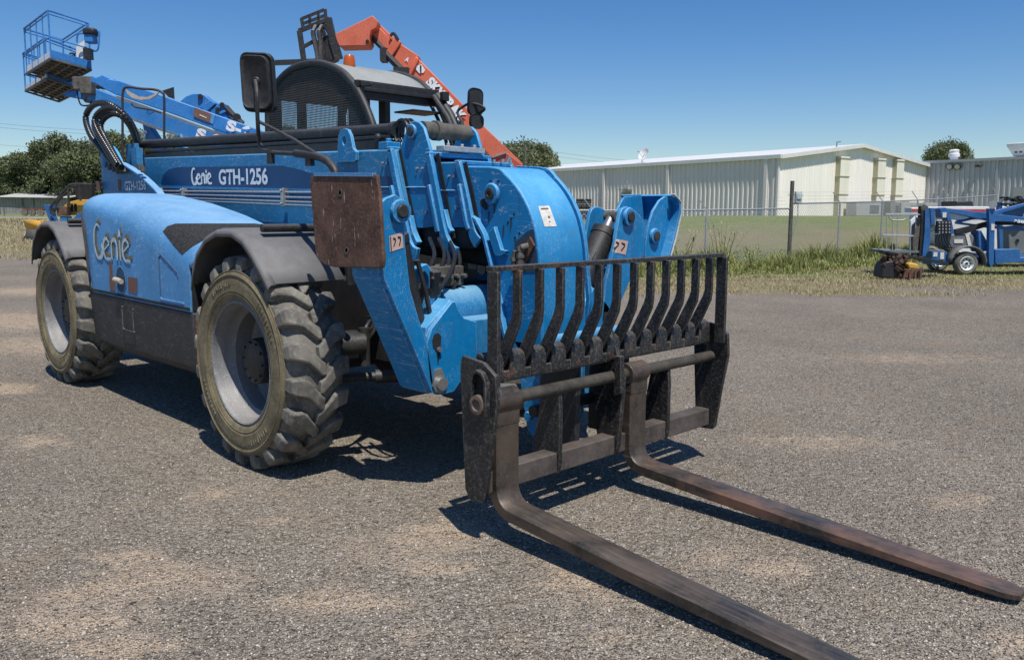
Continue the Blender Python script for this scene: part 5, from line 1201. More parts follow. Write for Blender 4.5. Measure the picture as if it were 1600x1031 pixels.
# satellite dish on the long roof, lamp at the ridge
tt = on_long(983); p = c0+ld*tt+gd*1.2; dz = EZ+1.2*s+.12
sd_ = thing('satellite_dish', PW(p, dz), 'white satellite dish on the eave of the beige warehouse', 'satellite dish')
k = p.y/FPX; cdish = PW(p, dz+12.5*k)+R0*3*k; nd_ = (-HF*.55-R0*.75+Vector((0, 0, .45))).normalized()
MB().lathe([(.0, -.06), (.22, -.045), (.42, .02), (.56, .11), (.57, .11), (.43, .0), (.2, -.075), (0, -.08)], cdish, nd_, 28, caps=False).build('dish', M['white_paint'], sd_)
mb = MB(); mb.tube([PW(p, dz), PW(p, dz+.35), cdish-nd_*.05], .04, 8); mb.build('mount', M['zinc'], sd_)
mb = MB(); mb.tube([cdish-Vector((0, 0, .45)), cdish+nd_*.75-Vector((0, 0, .15))], .02, 6); mb.sphere(cdish+nd_*.75-Vector((0, 0, .1)), .1); mb.build('feed_arm', M['zinc'], sd_)
p = c0+gd*on_gable(1297); z = ftop(on_gable(1297)/GL)
ul = thing('roof_lamp', PW(p, z), 'small hooked lamp on the warehouse roof edge', 'lamp'); MB().tube([PW(p, z-.1), PW(p, z+.48), PW(p, z+.52)+R0*.28], .05, 8).build('lamp_arm', M['grey_paint'], ul)
# dark caged tank by the long wall
pt_ = W(110/FPX*74, 74, 0); zg = height(pt_.x, pt_.y); ct = thing('pallet_stack', (pt_.x, pt_.y, zg), 'dark stack of black crates against the beige warehouse wall', 'crates')
for j in range(4):
    for i in range(3): MB().box(pt_+R0*(i*.45-.45)+Vector((0, 0, zg+.3+j*.46)), (.40, .8, .42), Rm).build('crate', M['darkplastic'], ct, bevel=.03)
for i in (-.4, .4): MB().box(pt_+R0*i+Vector((0, 0, zg+.05)), (.12, .7, .1), Rm).build('skid', M['grime'], ct)
# grey building on the right
g0 = c0+gd*GL; gdir = Vector((.565, -.827)).normalized(); gout = Vector((-gdir.y, gdir.x)) if False else Vector((gdir.y, -gdir.x))
if gout.y > 0: gout = -gout
gb = thing('workshop_building', PW(g0+gdir*8, 1.4), 'low grey metal workshop with round floodlights under its eave', 'building')
GZ = 5.82; GLn = 34
mb = corrugated(PW(g0), PW(g0+gdir*GLn), .2, lambda t: GZ, O3(gout), .40, .08); mb.build('front_wall', M['greywall'], gb, smooth=0)
mb = MB(); p = g0+gout*.15-gdir*.1; q = p+gdir*(GLn+.4); w2 = -gout*9
mb.solid([PW(p, GZ+.0), PW(q, GZ+.0), PW(q+w2, GZ+.55), PW(p+w2, GZ+.55)], (0, 0, .07)); rf2 = mb.build('roof', M['greywall'], gb)
mb = MB(); mb.solid([PW(p, GZ-.10), PW(q, GZ-.10), PW(q, GZ+.12), PW(p, GZ+.12)], O3(gout)*.08); mb.build('gutter', M['zinc'], rf2)
mb = MB(); mb.solid([PW(g0-gout*.05, .2), PW(g0-gout*.05, GZ), PW(g0-gout*8, GZ+.4), PW(g0-gout*8, .2)], O3(-gdir)*.05); mb.build('side_wall', M['greywall'], gb)
def on_grey(px):
    k = (px-PPX)/FPX; return (k*g0.y-g0.x)/(gdir.x-k*gdir.y)
RGB = Matrix((O3(gdir), O3(gout), Vector((0, 0, 1)))).transposed()
tt = on_grey(1547); MB().box(PW(g0+gdir*tt+gout*.1, (GZ+.2)/2), (.2, .12, GZ-.2), RGB).build('downspout', M['zinc'], gb)
for px in (1475.5, 1487.5):
    tt = on_grey(px); p = g0+gdir*tt+gout*.35; zz = CAM.z+(334.8-264)/FPX*p.y
    fl = MB().lathe([(.25, .0), (.27, -.1), (.20, -.3), (.05, -.34), (0, -.34)], PW(p, zz), (O3(gout)*.9-HF*.3-Vector((0, 0, .35))).normalized(), 24).build('floodlight', M['darkplastic'], gb)
    MB().lathe([(.20, .012), (0, .03)], PW(p, zz), (O3(gout)*.9-HF*.3-Vector((0, 0, .35))).normalized(), 24, caps=False).build('lens', M['lens'], fl)
tt = on_grey(1519); p = g0+gdir*tt+gout*.25; zz = CAM.z+(335-262.5)/FPX*p.y; MB().sphere(PW(p, zz), .26, (1, .6, .4)).build('wall_lamp', M['darkplastic'], gb)
tt = on_grey(1590); p = g0+gdir*tt+gout*.05; MB().box(PW(p, 3.2), (1.5, .1, .9), RGB).build('shutter_window', M['zinc'], gb)
# things on the grey roof
tt = on_grey(1466); p = g0+gdir*tt-gout*1.2; tv = thing('roof_vent', PW(p, GZ+.1), 'round white turbine vent on the grey workshop roof', 'vent')
MB().lathe([(.30, 0), (.30, .28), (.42, .33), (.44, .55), (.36, .6), (.36, .78), (.40, .82), (.30, .92), (0, .95)], PW(p, GZ+.1), (0, 0, 1), 24).build('vent_body', M['white_paint'], tv)
tt = on_grey(1573); p = g0+gdir*tt-gout*1.5; ev = thing('evaporative_cooler', PW(p, GZ+.1), 'boxy white cooler with a flared top on the grey workshop roof', 'cooler')
bz = GZ+.22
mb = MB(); mb._quadstrip([[PW(p, bz+z)+O3(gdir)*(a*w)+O3(gout)*(b*w) for a, b in ((-1, -1), (1, -1), (1, 1), (-1, 1))] for z, w in ((0, .62), (.12, .66), (.75, .98), (.95, 1.0), (.98, .9))]); mb.build('hopper', M['white_paint'], ev, bevel=.02)
mb = MB(); mb.box(PW(p, bz-.05)-O3(gdir)*.35, (.12, .9, .14), RGB); mb.box(PW(p, bz-.05)+O3(gdir)*.35, (.12, .9, .14), RGB); mb.build('curb', M['grime'], ev)
mb = MB()
for k in range(3): mb.box(PW(p, bz+.3)+O3(gout)*.78+O3(gdir)*(k*.35-.35), (.2, .02, .16), RGB)
mb.build('vent_slot', M['grey_paint'], ev)
# weathered shed at the far left
def shed():
    d = 118; r0, r1 = (6-800)/FPX*d, (113-800)/FPX*d; zg = .55
    t = thing('wooden_shed', W((r0+r1)/2, d, zg), 'weathered grey plank shed with a flat tin roof below the trees', 'shed')
    wdm = rustm('silvered_planks', (.20, .20, .19), (.30, .295, .28), (.10, .095, .085), .8, .9, False)
    mb = MB(); n = 22
    for k in range(n):
        a = r0+(r1-r0)*k/n; b_ = r0+(r1-r0)*(k+.93)/n; dz = .08*math.sin(k*3.1)
        mb._quadstrip([[W(a, d, zg-.2), W(b_, d, zg-.2), W(b_, d+.05, zg-.2), W(a, d+.05, zg-.2)], [W(a, d, zg+2.55+dz), W(b_, d, zg+2.55+dz), W(b_, d+.05, zg+2.55+dz), W(a, d+.05, zg+2.55+dz)]])
    mb.build('wall', wdm, t, smooth=0)
    mb = MB(); mb.solid([W(r0-.4, d-.6, zg+2.65), W(r1+.5, d-.8, zg+2.6), W(r1+.5, d+5, zg+3.25), W(r0-.1, d+5, zg+3.3)], (0, 0, .06)); mb.build('roof', plain('tin_roof', (.45, .45, .44), .6, 0, .2, 1.5), t)
    mb = MB(); mb.solid([W(r0+.02, d+.06, zg-.2), W(r0+.02, d+.06, zg+2.6), W(r0+.02, d+4.5, zg+3.1), W(r0+.02, d+4.5, zg-.2)], R0*.05); mb.build('side_wall', wdm, t)
    for px in (42, 59): x = (px-800)/FPX*d; MB().box(W(x, d-.05, zg+1.2), (.12, .1, 2.6), Rm).build('post', M['grime'], t)
shed()
MB_f = [G((px-800)/FPX*95, 95) for px in (-60, 12, 54, 96, 140, 190)]
fr_ = thing('wire_fence', MB_f[0], 'low rusty wire fence along the far road in front of the shed', 'fence')
for p in MB_f: MB().cyl(p, p+Vector((0, 0, 1.15)), .05, n=6).build('post', M['grime'], fr_)
mb = MB()
for z in (.5, .8, 1.1): mb.tube([p+Vector((0, 0, z)) for p in MB_f], .012, 4)
mb.build('wire', M['grime'], fr_)
mb = MB(); p = W((62-800)/FPX*100, 100, height(*W((62-800)/FPX*100, 100, 0)[:2])); ft = thing('flatbed_trailer', p, 'low red flatbed trailer parked in front of the grey shed', 'trailer')
MB().box(p+Vector((0, 0, .75)), (2.4, 1.6, .22), Rm).build('bed', rustm('dull_red_frame', (.14, .03, .025), (.2, .05, .04), (.1, .06, .05), 2, .8, False), ft, bevel=.03);
for x in (-1.0, -.1, .9): MB().cyl(p+R0*x-HF*.85+Vector((0, 0, .38)), p+R0*x-HF*.6+Vector((0, 0, .38)), .38, n=18).build('wheel', M['rubber'], ft)

# ================================================================== trees
def leaf_mat(name, a, b_, c_):
    m, nt, nd, lk, b = mat_new(name); g_ = nd.new('ShaderNodeNewGeometry'); n1 = noise_(nt, coords(nt), .9, 4)
    rp = ramp(nd, [(0, a), (.5, b_), (1, c_)]); lk.new(math_(nt, 'ADD', math_(nt, 'MULTIPLY', g_.outputs['Random Per Island'], .6), math_(nt, 'MULTIPLY', n1, .4)), rp.inputs[0]); lk.new(rp.outputs[0], b.inputs['Base Color']); b.inputs['Roughness'].default_value = .65; b.inputs['Specular IOR Level'].default_value = .25
    tl = nd.new('ShaderNodeBsdfTranslucent'); lk.new(rp.outputs[0], tl.inputs['Color']); ms = nd.new('ShaderNodeMixShader'); ms.inputs[0].default_value = .22
    lk.new(b.outputs[0], ms.inputs[1]); lk.new(tl.outputs[0], ms.inputs[2]); lk.new(ms.outputs[0], nd['Material Output'].inputs[0]); return m
M['leaf'] = leaf_mat('oak_leaves', (.065, .085, .036), (.135, .16, .075), (.28, .29, .16)); M['bark'] = rustm('rough_bark', (.06, .05, .04), (.12, .10, .085), (.04, .03, .025), 3, .95, False)
lf_v = np.array([(-.5, 0, 0), (0, -.32, .05), (.5, 0, .12), (0, .32, .0)], float); lf_f = np.array([(0, 1, 2, 3)])
def crown_mesh(seed, W_, H_, n_cl=40, per=740, leaf=.21):
    rng = np.random.default_rng(seed); P = []; 
    for k in range(n_cl):
        a = rng.uniform(0, 2*PI); rad = rng.random()**.42*.92; z = rng.uniform(-.75, .95); lim = math.sqrt(max(.05, 1-z*z*.8)); c = np.array([math.cos(a)*rad*lim*W_, math.sin(a)*rad*lim*W_, z*H_*.8]); sz = rng.uniform(.15, .36)*W_
        q = rng.normal(0, 1, (per, 3)); q /= np.linalg.norm(q, axis=1)[:, None]; q *= (rng.random((per, 1))**.33)*sz; q[:, 2] *= .72
        q += rng.normal(0, .05*W_, (per, 3)); P.append(q+c)
    P = np.concatenate(P); n = len(P); s = leaf*rng.uniform(.6, 1.3, n)
    # random orientation per leaf
    A = rng.normal(0, 1, (n, 3)); A /= np.linalg.norm(A, axis=1)[:, None]; B = rng.normal(0, 1, (n, 3)); B -= A*(A*B).sum(1)[:, None]; B /= np.linalg.norm(B, axis=1)[:, None]; Cc = np.cross(A, B)
    V = lf_v[None]*s[:, None, None]; V = P[:, None, :]+V[:, :, 0:1]*A[:, None]+V[:, :, 1:2]*B[:, None]+V[:, :, 2:3]*Cc[:, None]; V = V.reshape(-1, 3); Fc = (lf_f[None]+(np.arange(n)*4)[:, None, None]).reshape(-1, 4)
    me = bpy.data.meshes.new('crown'); me.vertices.add(len(V)); me.vertices.foreach_set('co', V.astype(np.float32).ravel()); me.loops.add(len(Fc)*4); me.loops.foreach_set('vertex_index', Fc.astype(np.int32).ravel())
    me.polygons.add(len(Fc)); me.polygons.foreach_set('loop_start', (np.arange(len(Fc))*4).astype(np.int32)); me.update(calc_edges=True); me.materials.append(M['leaf']); return me
def trunk_mb(seed, th, W_, H_):
    rng = random.Random(seed); mb = MB(); mb.tube([(0, 0, -th-.3), (.1, .05, -th*.4), (0, .1, .0), (.1, 0, H_*.5)], [.32, .24, .2, .07], 9)
    for k in range(8):
        a = k*.8+rng.random(); L_ = W_*rng.uniform(.5, .8); z = -th*.35+rng.random()*th*.5
        mb.tube([(0, .05, z), (math.cos(a)*L_*.5, math.sin(a)*L_*.5, z+L_*.35), (math.cos(a)*L_, math.sin(a)*L_, z+L_*.5+rng.random())], [.12, .07, .02], 6)
    return mb
CR = [crown_mesh(s, 3.2, 2.9) for s in (1, 2, 3)]
TK = []
def tree(px, d, top_py, width_px, k, label, group, rz=0):
    r = (px-800)/FPX*d; p = W(r, d, 0); zg = height(p.x, p.y); hz = PPY-FPX*math.tan(_t)+(px-800)*.0048
    ztop = CAM.z+(hz-top_py)/FPX*d; wdt = width_px/FPX*d/2; sx = wdt/3.5; ch = (ztop-zg)*.97/2; sz = ch/2.9
    root = thing('oak_tree', (p.x, p.y, zg), label, 'tree', group); root.rotation_euler = (0, 0, rz)
    cz = ztop-zg-ch*.97
    c = bpy.data.objects.new('crown', CR[k]); COL.objects.link(c); c.parent = root; c.location = (0, 0, cz); c.scale = (sx, sx, sz)
    global TK
    if len(TK) <= k:
        o = trunk_mb(k, 3.0, 3.2, 2.9).build('trunk', M['bark'], None); TK.append(o.data); t_ = o
    else: t_ = bpy.data.objects.new('trunk', TK[k]); COL.objects.link(t_)
    t_.parent = root; t_.location = (0, 0, cz); t_.scale = (sx, sx, cz/3.0)
for i, a in enumerate([(-20, 132, 262, 170, 0, 'low tree at the left edge of the photo behind the shed'), (40, 128, 245, 135, 1, 'rounded mid green tree above the plank shed'), (75, 126, 236, 125, 2, 'pale green tree between the shed tree and the tallest tree'),
        (118, 124, 208, 130, 0, 'tallest dark tree of the left hand row, just left of the hose loops'), (152, 127, 220, 120, 1, 'dark tree directly behind the hose loops'), (8, 140, 250, 150, 2, 'dark tree behind the plank shed at its left end'), (205, 130, 204, 120, 2, 'tree seen through the loops of the black hoses'), (268, 134, 210, 90, 0, 'tree top under the blue lift booms'), (330, 134, 214, 110, 1, 'tree behind the cab and the blue booms'),
        (470, 88, 200, 120, 2, 'tree seen through the left of the cab mesh'), (540, 86, 196, 120, 0, 'tree seen through the right of the cab mesh'), (105, 136, 246, 150, 1, 'bushy tree behind the yellow machine')]):
    tree(*a, 'trees along the far side of the yard', i*1.3)
tree(815, 92, 222, 128, 1, 'broad dark tree behind the warehouse roof, right of the orange boom', None, 1.1)
tree(852, 96, 242, 60, 0, 'low right shoulder tree beside the broad tree behind the warehouse', None, 2.0)
tree(1470, 105, 221, 78, 1, 'lone tree rising behind the grey workshop roof', None, .6)
# far low wood closing the horizon at the left
mb_ = []
rng = np.random.default_rng(9); P1 = []
for k in range(150):
    r = -190+k*1.9+rng.uniform(-1, 1); d = rng.uniform(190, 215); p = W(r, d, 0); h = rng.uniform(3.0, 5.5)
    q = rng.normal(0, 1, (120, 3))*np.array([1.3, 1.3, h*.36])+np.array([p.x, p.y, .6+h*.5]); P1.append(q)
P1 = np.concatenate(P1); so_ = scatter_mesh('woodland', M['leaf'], P1, np.array([(-.5, 0, -.2), (.3, .2, -.4), (.5, 0, .3), (-.3, -.1, .4)], float), lf_f, np.full((len(P1), 3), .8), 5); so_['kind'] = 'stuff'; tag(so_, 'distant low wood closing the horizon', 'woodland')
# utility pole and power lines
def pole(px, d, top, label):
    p = G((px-800)/FPX*d, d); hz = 330.; zt = CAM.z+(hz-top)/FPX*d; t = thing('utility_pole', p, label, 'utility pole', 'utility poles')
    MB().cyl(p, (p.x, p.y, zt), .15, .11, 8).build('pole', M['grime'], t); MB().beam((Vector((p.x, p.y, zt-.6))-R0*1.1), (Vector((p.x, p.y, zt-.6))+R0*1.1), .12, .12).build('cross_arm', M['grime'], t)
    return Vector((p.x, p.y, zt))
pole(819, 84, 228, 'wooden utility pole in front of the broad dark tree')
pole(835, 150, 236, 'thin distant utility pole right of the dark tree')
def cable(name, a, b_, sag, label, group, r=.02):
    pts = [a.lerp(b_, t/16)-Vector((0, 0, sag*4*(t/16)*(1-t/16))) for t in range(17)]; o = MB().tube(pts, r, 4).build(name, M['dark'], None); tag(o, label, 'cable', group)
CB = plain('cable_grey', (.10, .11, .13), .6)
for i, (y0, y1, d, lab) in enumerate(((187, 206, 120, 'topmost thin power line over the left trees'), (193, 212, 120, 'second thin power line over the left trees'), (222, 232, 130, 'faint third power line over the left trees'), (248, 253, 70, 'dark thick telephone line at the left edge'), (253, 259, 70, 'telephone line just under the thick one at the left edge'))):
    cable('power_line', far(-60, y0, d), far(330, y1, d), .6, lab, 'power lines over the trees', .018 if i < 3 else .022)
for i, (y0, y1, lab) in enumerate(((229, 253, 'upper thin power line right of the dark tree'), (237, 258, 'lower thin power line right of the dark tree'))): cable('power_line', far(800, y0-3, 150), far(1010, y1, 170), .4, lab, 'power lines over the warehouse', .02)
# ================================================================== the other machines
def SO(px, d, thick, name, mat, par, bevel=.01, smooth=30):
    """an upright plate or box seen from the yard: outline at distance d, carried back by thick"""
    return MB().solid([far(x, y, d) for x, y in px], HF*thick).build(name, mat, par, bevel=bevel, smooth=smooth)
def simple_wheel(c, r, w, par, axis, rimm='rim', d=.62):
    ax = Vector(axis).normalized(); t = bpy.data.objects.new('wheel', None); COL.objects.link(t); t.location = c; attach(t, par)
    mb = MB(); mb.lathe([(r*d, -w/2+.01), (r*.8, -w/2-.01), (r*.94, -w/2+.02), (r, -w/2+.06), (r, w/2-.06), (r*.94, w/2-.02), (r*.8, w/2+.01), (r*d, w/2-.01)], c, ax, 40, caps=False); mb.build('tyre', M['rubber'], t)
    mb = MB(); mb.lathe([(r*d+.01, -w/2), (r*d, -w/2-.012), (r*d-.02, -w/2+.03), (r*d*.7, -w/2+.07), (r*d*.45, -w/2+.05), (r*d*.25, -w/2+.03), (0, -w/2+.02)], c, ax, 36, caps=False)
    mb.build('rim', M[rimm], t); return t
LB = M['lift_blue']
def boom_lift(d, boompx, root_px, basket, toe, label, extra=None):
    base = far(root_px, 400, d); base.z = height(base.x, base.y); t = thing('boom_lift', base, label, 'boom lift')
    bo = SO(boompx, d, .42, 'boom', LB, t, .02)
    # chassis and turret stand behind the big telehandler
    mb = MB(); mb.box(base+Vector((0, 0, .75)), (2.6, 2.0, .5), Rm); mb.build('chassis', M['grey_paint'], t, bevel=.05)
    mb = MB(); mb.box(base+Vector((0, 0, 1.45)), (2.2, 1.9, .9), Rm); mb.build('turret', LB, t, bevel=.08)
    for sx in (-1.1, 1.1):
        for sy in (-1.0, 1.0): simple_wheel(base+R0*sx+HF*sy+Vector((0, 0, .5)), .5, .32, t, HF)
    # basket: corners A left, B near, C right; D by the far side
    A, B, C_ = [far(*basket[k]) for k in range(3)]; D = A+C_-B; up = basket[3]
    fl = MB(); e1, e2 = (A-B), (C_-B)
    for u in np.linspace(0, 1, 8): fl.beam(B+e1*u, B+e1*u+e2, .05, .04)
    for u in np.linspace(0, 1, 5): fl.beam(B+e2*u, B+e2*u+e1, .05, .05)
    b_ = fl.build('basket_floor', M['grime'], t)
    MB().sheet([[B+Vector((0, 0, .05)), A+Vector((0, 0, .05))], [C_+Vector((0, 0, .05)), D+Vector((0, 0, .05))]]).build('floor_mesh', rustm('rusty_floor_grate', (.10, .09, .085), (.17, .15, .14), (.13, .06, .04), 3, .8, False), b_, solid=.012)
    MB().solid([B, C_, C_+up*toe, B+up*toe], HF*.03).build('toe_board', LB, b_)
    MB().solid([B, A, A+up*toe*.9, B+up*toe*.9], HF*.03).build('toe_board', M['white_paint'], b_)
    rail = MB(); H = up; tops = [q+H for q in (A, B, C_, D)]; mids = [q+H*.93 for q in (A, B, C_, D)]; low = [q+H*.45 for q in (A, B, C_, D)]
    r_ = .022
    rail.tube(tops+[tops[0]], r_*1.2, 6)
    rail.tube(mids+[mids[0]], r_*.8, 6) if basket[4] else None
    rail.tube(low+[low[0]], r_*.8, 6)
    for q in (A, B, C_, D): rail.tube([q, q+H], r_, 6)
    for k in (1, 2, 3): rail.tube([B+e1*k*.25, B+e1*k*.25+H], r_*.8, 6)
    for k in (1,): rail.tube([D+(C_-D)*.5, D+(C_-D)*.5+H*.45], r_*.8, 6)
    rail.build('guard_rail', LB, t)
    return t, bo, (A, B, C_, D)
# nearer, lower lift
dU, dL = 19.0, 20.2
tL, boL, bkL = boom_lift(dL, [(136, 141), (150, 139), (182, 151), (260, 178), (352, 212), (440, 246), (440, 262), (352, 236), (300, 219.5), (250, 203), (208, 187.5), (165, 172), (141, 158)], 455,
    [(40, 143, 23.0), (74, 123, 21.4), (128, 141, 22.2), Vector((0, 0, .98)), True], .17, 'blue boom lift on the left whose lower basket hangs beneath the other')
tU, boU, bkU = boom_lift(dU, [(168, 124), (186, 126), (246, 146.5), (282, 159.5), (354, 185), (420, 208), (470, 226), (470, 246), (350, 207.5), (258, 174.5), (180, 148), (160, 138)], 400,
    [(42.4, 116, 21.6), (79.7, 92.3, 20.3), (142, 109.4, 20.9), Vector((0, 0, 1.10)), True], .19, 'blue boom lift on the left with the highest basket and a rusty brown name plate')
for par, pts, d in ((tU, [(182, 150), (260, 178), (352, 211), (440, 243), (440, 246.5), (352, 214.5), (260, 181.5), (180, 153.5)], dU-.02), (tL, [(208, 185), (250, 200.5), (300, 217), (330, 227), (330, 230.5), (300, 220.5), (250, 204.5), (208, 189)], dL-.02)):
    SO(pts, d, .2, 'boom_edge_channel', M['grey_paint'], par, 0)
# jibs and joints of the lifts
SO([(143, 118), (150, 121), (160, 117), (176, 124), (186, 134), (180, 142), (165, 140), (152, 133), (141, 128)], 19.6, .35, 'jib', LB, tU, .02)
SO([(118, 141), (140, 141), (146, 148), (132, 156), (100, 150), (96, 146)], 20.9, .3, 'jib', LB, tL, .02)
mb = MB(); c = far(147, 128, 20.2); mb.cyl(c, c+HF*.5, .12); c = far(140, 135, 20.2); mb.box(c, (.28, .4, .4), Rm); c = far(131, 132, 20.6); mb.box(c, (.35, .4, .3), Rm); mb.build('rotator', M['grime'], tU, bevel=.02)
hb = MB()
for k, (x0, y0, x1, y1, sg) in enumerate(((120, 142, 140, 165, 10), (127, 146, 148, 160, 6), (134, 140, 143, 158, 8), (150, 138, 142, 164, 7))):
    hb.tube(smoothpath([far(x0, y0, 20.5), far((x0+x1)/2-4, (y0+y1)/2+sg, 20.4), far(x1, y1, 20.2)], 6), .02, 6)
hb.build('hose', M['hose'], tU)
# control box and panels on the top basket
mb = MB(); c = far(142, 59, 20.6); mb.box(c, (.22, .25, .28), Rm); ctl = mb.build('control_box', LB, tU, bevel=.03)
mb = MB(); c = far(143, 51, 20.6); mb.box(c, (.30, .34, .16), Rm); mb.build('control_cover', M['darkplastic'], tU, bevel=.05)
mb = MB(); mb.solid([far(x, y, 20.9) for x, y in ((119, 72), (132, 63), (133, 88), (127, 94), (119, 91))], HF*.03); mb.build('side_panel', M['white_paint'], tU)
mb = MB(); mb.tube(smoothpath([far(120, 67, 20.7), far(121, 55, 20.7), (far(126, 52.5, 20.7)), far(133, 53, 20.7)], 4), .025, 6); mb.tube(smoothpath([far(151, 49, 20.6), far(155, 52, 20.6), far(153, 77, 20.6), far(146, 80, 20.6)], 4), .025, 6); mb.build('hand_loop', LB, tU)
mb = MB(); mb.tube(smoothpath([far(109, 86, 21), far(110, 84, 21), far(115, 84, 21), far(117, 88, 21)], 4), .02, 6); mb.build('grab_loop', M['darkplastic'], tU); MB().box(far(138, 85, 20.6), (.15, .2, .25), Rm).build('foot_pedal', M['darkplastic'], tU)
# name plate and lettering
SO([(303.5, 168), (330, 178), (327, 191.5), (302, 182)], dU-.03, .02, 'name_plate', M['decalb'], tU, 0); SO([(330, 178), (336, 180), (333, 194.5), (327, 191.5)], dU-.02, .02, 'pale_decal', M['hood'], tU, 0)
SO([(312, 179), (323, 184), (322.5, 185.5), (311.5, 180.5)], dU-.04, .02, 'printed_mark', M['decalw'], tU, 0)
def px_text(body, x, y, x2, y2, d, hpx, mat, par, fat=.02, up=None):
    o = far(x, y, d); e = far(x2, y2, d); u = (e-o); X = u.normalized(); Z = HF.cross(X)*-1 if HF.cross(X).z < 0 else HF.cross(X)
    return text_obj('lettering', body, mat, o, X, Z, hpx/FPX*d, par, 0, fat, u.length)
px_text('S-6', 352, 203, 389, 215.5, dU-.05, 17, M['white'], tU, .06)
px_text('S-6', 305, 214.5, 342, 227, dL-.05, 16, M['white'], tL, .06)
# slanting tower strut of the lower lift with its big pale letters
SO([(222, 193), (233, 196), (268, 250), (258, 258), (240, 240), (228, 222)], dL+.3, .3, 'tower_strut', LB, tL, .02); px_text('S', 219.5, 214, 226, 217, dL+.25, 12, M['white'], tL, .05)
# guard hoops and a sagging cover in front of the booms
mb = MB(); dG = 17.6
mb.tube(smoothpath([far(191.5, 300, dG), far(191.5, 180, dG), far(191.5, 150, dG), far(194, 139, dG), far(202, 136.5, dG), far(222, 139, dG), far(242, 140.5, dG), far(253, 145, dG), far(256.5, 154, dG), far(256.5, 200, dG), far(256.5, 300, dG)], 5), .026, 8)
gr_ = mb.build('guard_hoop', M['blackm'], tU)
SO([(196, 139), (204, 145), (216, 151), (230, 152), (242, 147), (249, 142.5), (244, 149), (234, 155), (219, 156.5), (206, 153), (199, 147)], dG-.02, .05, 'rolled_cover', M['cover'], gr_, 0)
SO([(253.5, 142), (270.5, 136.5), (271.5, 155), (263, 152)], dU+.1, .05, 'cover_flap', M['darkplastic'], tU, 0)
mb = MB(); mb.tube(smoothpath([far(205, 162, dU-.05), far(212, 168, dU-.05), (far(235, 172, dU-.05)), far(252, 177, dU-.05)], 5), .018, 6); mb.tube(smoothpath([far(230, 171, dU-.06), far(232, 178, dU-.06), far(240, 176, dU-.06)], 5), .008, 5); mb.build('hose', M['hose'], tU)

# ---------------- second telehandler, only its boom head shows over the lifts
d2 = 25.0; b2p = far(440, 400, d2); b2p.z = height(b2p.x, b2p.y)
t2h = thing('telehandler', b2p, 'second blue telehandler far behind, its rounded boom head above the lift booms', 'telehandler')
SO([(281, 159), (290, 151), (300, 147), (310, 146.3), (319, 148.5), (327, 155), (333, 163), (322, 171), (310, 172), (296, 166)], d2, .4, 'boom_head', LB, t2h, .02)
SO([(312, 168), (329, 156), (337, 162), (322, 176)], d2-.05, .5, 'boom_collar', LB, t2h, .02)
SO([(318, 178), (342, 162), (346, 160.5), (350, 163), (349, 172), (353, 178), (362, 188), (380, 200), (420, 230), (470, 262), (470, 290), (380, 240), (330, 200)], d2, .45, 'boom', LB, t2h, .02)
SO([(340, 176), (352, 171), (355, 174), (344, 180)], d2-.06, .5, 'boom_collar', LB, t2h, .02)
mb = MB(); mb.tube([far(353, 168, d2), far(362, 178, d2), far(379, 194, d2)], .09, 8); mb.cyl(far(370, 184, d2-.1), far(370, 184, d2+.5), .12); mb.build('lift_cylinder', M['blackm'], t2h)
for (x, y) in ((313, 151), (347, 164), (340, 172)): MB().cyl(far(x, y, d2-.08), far(x, y, d2), .07).build('pin', M['hub'], t2h)
mb = MB(); mb.box(b2p+Vector((0, 0, 1.1)), (3.6, 1.8, .9), Rm); mb.build('chassis', LB, t2h, bevel=.05)
for sx in (-1.3, 1.3):
    for sy in (-.9, .9): simple_wheel(b2p+R0*sx+HF*sy+Vector((0, 0, .65)), .65, .4, t2h, HF)

# ---------------- orange telehandler with its boom raised
dO = 17.0; ob = far(690, 400, dO); ob.z = height(ob.x, ob.y)
OR = M['orange']; tO = thing('telehandler', ob, 'orange telehandler behind the cab with its lettered boom raised to the left', 'telehandler')
bmO = SO([(636.5, 119), (653, 91), (700, 139), (760, 201), (818, 257), (800, 268), (768, 247.5), (713, 185)], dO, .42, 'boom', OR, tO, .015)
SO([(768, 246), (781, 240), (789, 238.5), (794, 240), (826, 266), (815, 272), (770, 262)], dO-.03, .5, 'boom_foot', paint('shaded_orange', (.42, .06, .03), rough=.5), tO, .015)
mb = MB(); mb.beam(far(769, 246, dO-.05), far(791, 238.5, dO-.05), .05, .03); mb.cyl(far(797, 246, dO-.1), far(791, 258, dO-.1), .05); mb.build('foot_pin', M['steel'], tO)
SO([(575, 57), (589, 39), (613, 65), (614, 74), (598, 78)], dO-.0, .34, 'inner_boom', OR, tO, .012)
SO([(588, 39), (591, 36), (614, 58), (622, 66), (620, 70), (600, 52)], dO+.05, .3, 'inner_boom_top', OR, tO, .01)
SO([(601, 83), (617, 57), (627, 66), (612, 90)], dO-.06, .5, 'boom_collar', OR, tO, .02)
SO([(615, 91), (625, 68), (655, 88), (640, 118), (632, 110)], dO-.01, .44, 'middle_boom', OR, tO, .015)
SO([(635, 119), (649, 88), (655, 92), (641, 121)], dO-.07, .52, 'boom_collar', OR, tO, .02)
SO([(523.5, 53.5), (582, 24.5), (591, 34), (588, 44), (580, 48), (577.5, 56), (578, 66), (574.5, 71.5), (530, 72.5), (525, 62)], dO-.25, .5, 'goose_neck', OR, tO, .012)
mb = MB(); c = far(574, 65, dO-.26); mb.lathe([(.035, 0), (.03, -.02), (0, -.02)], c, HF, 14); mb.build('pin', M['dark'], tO)
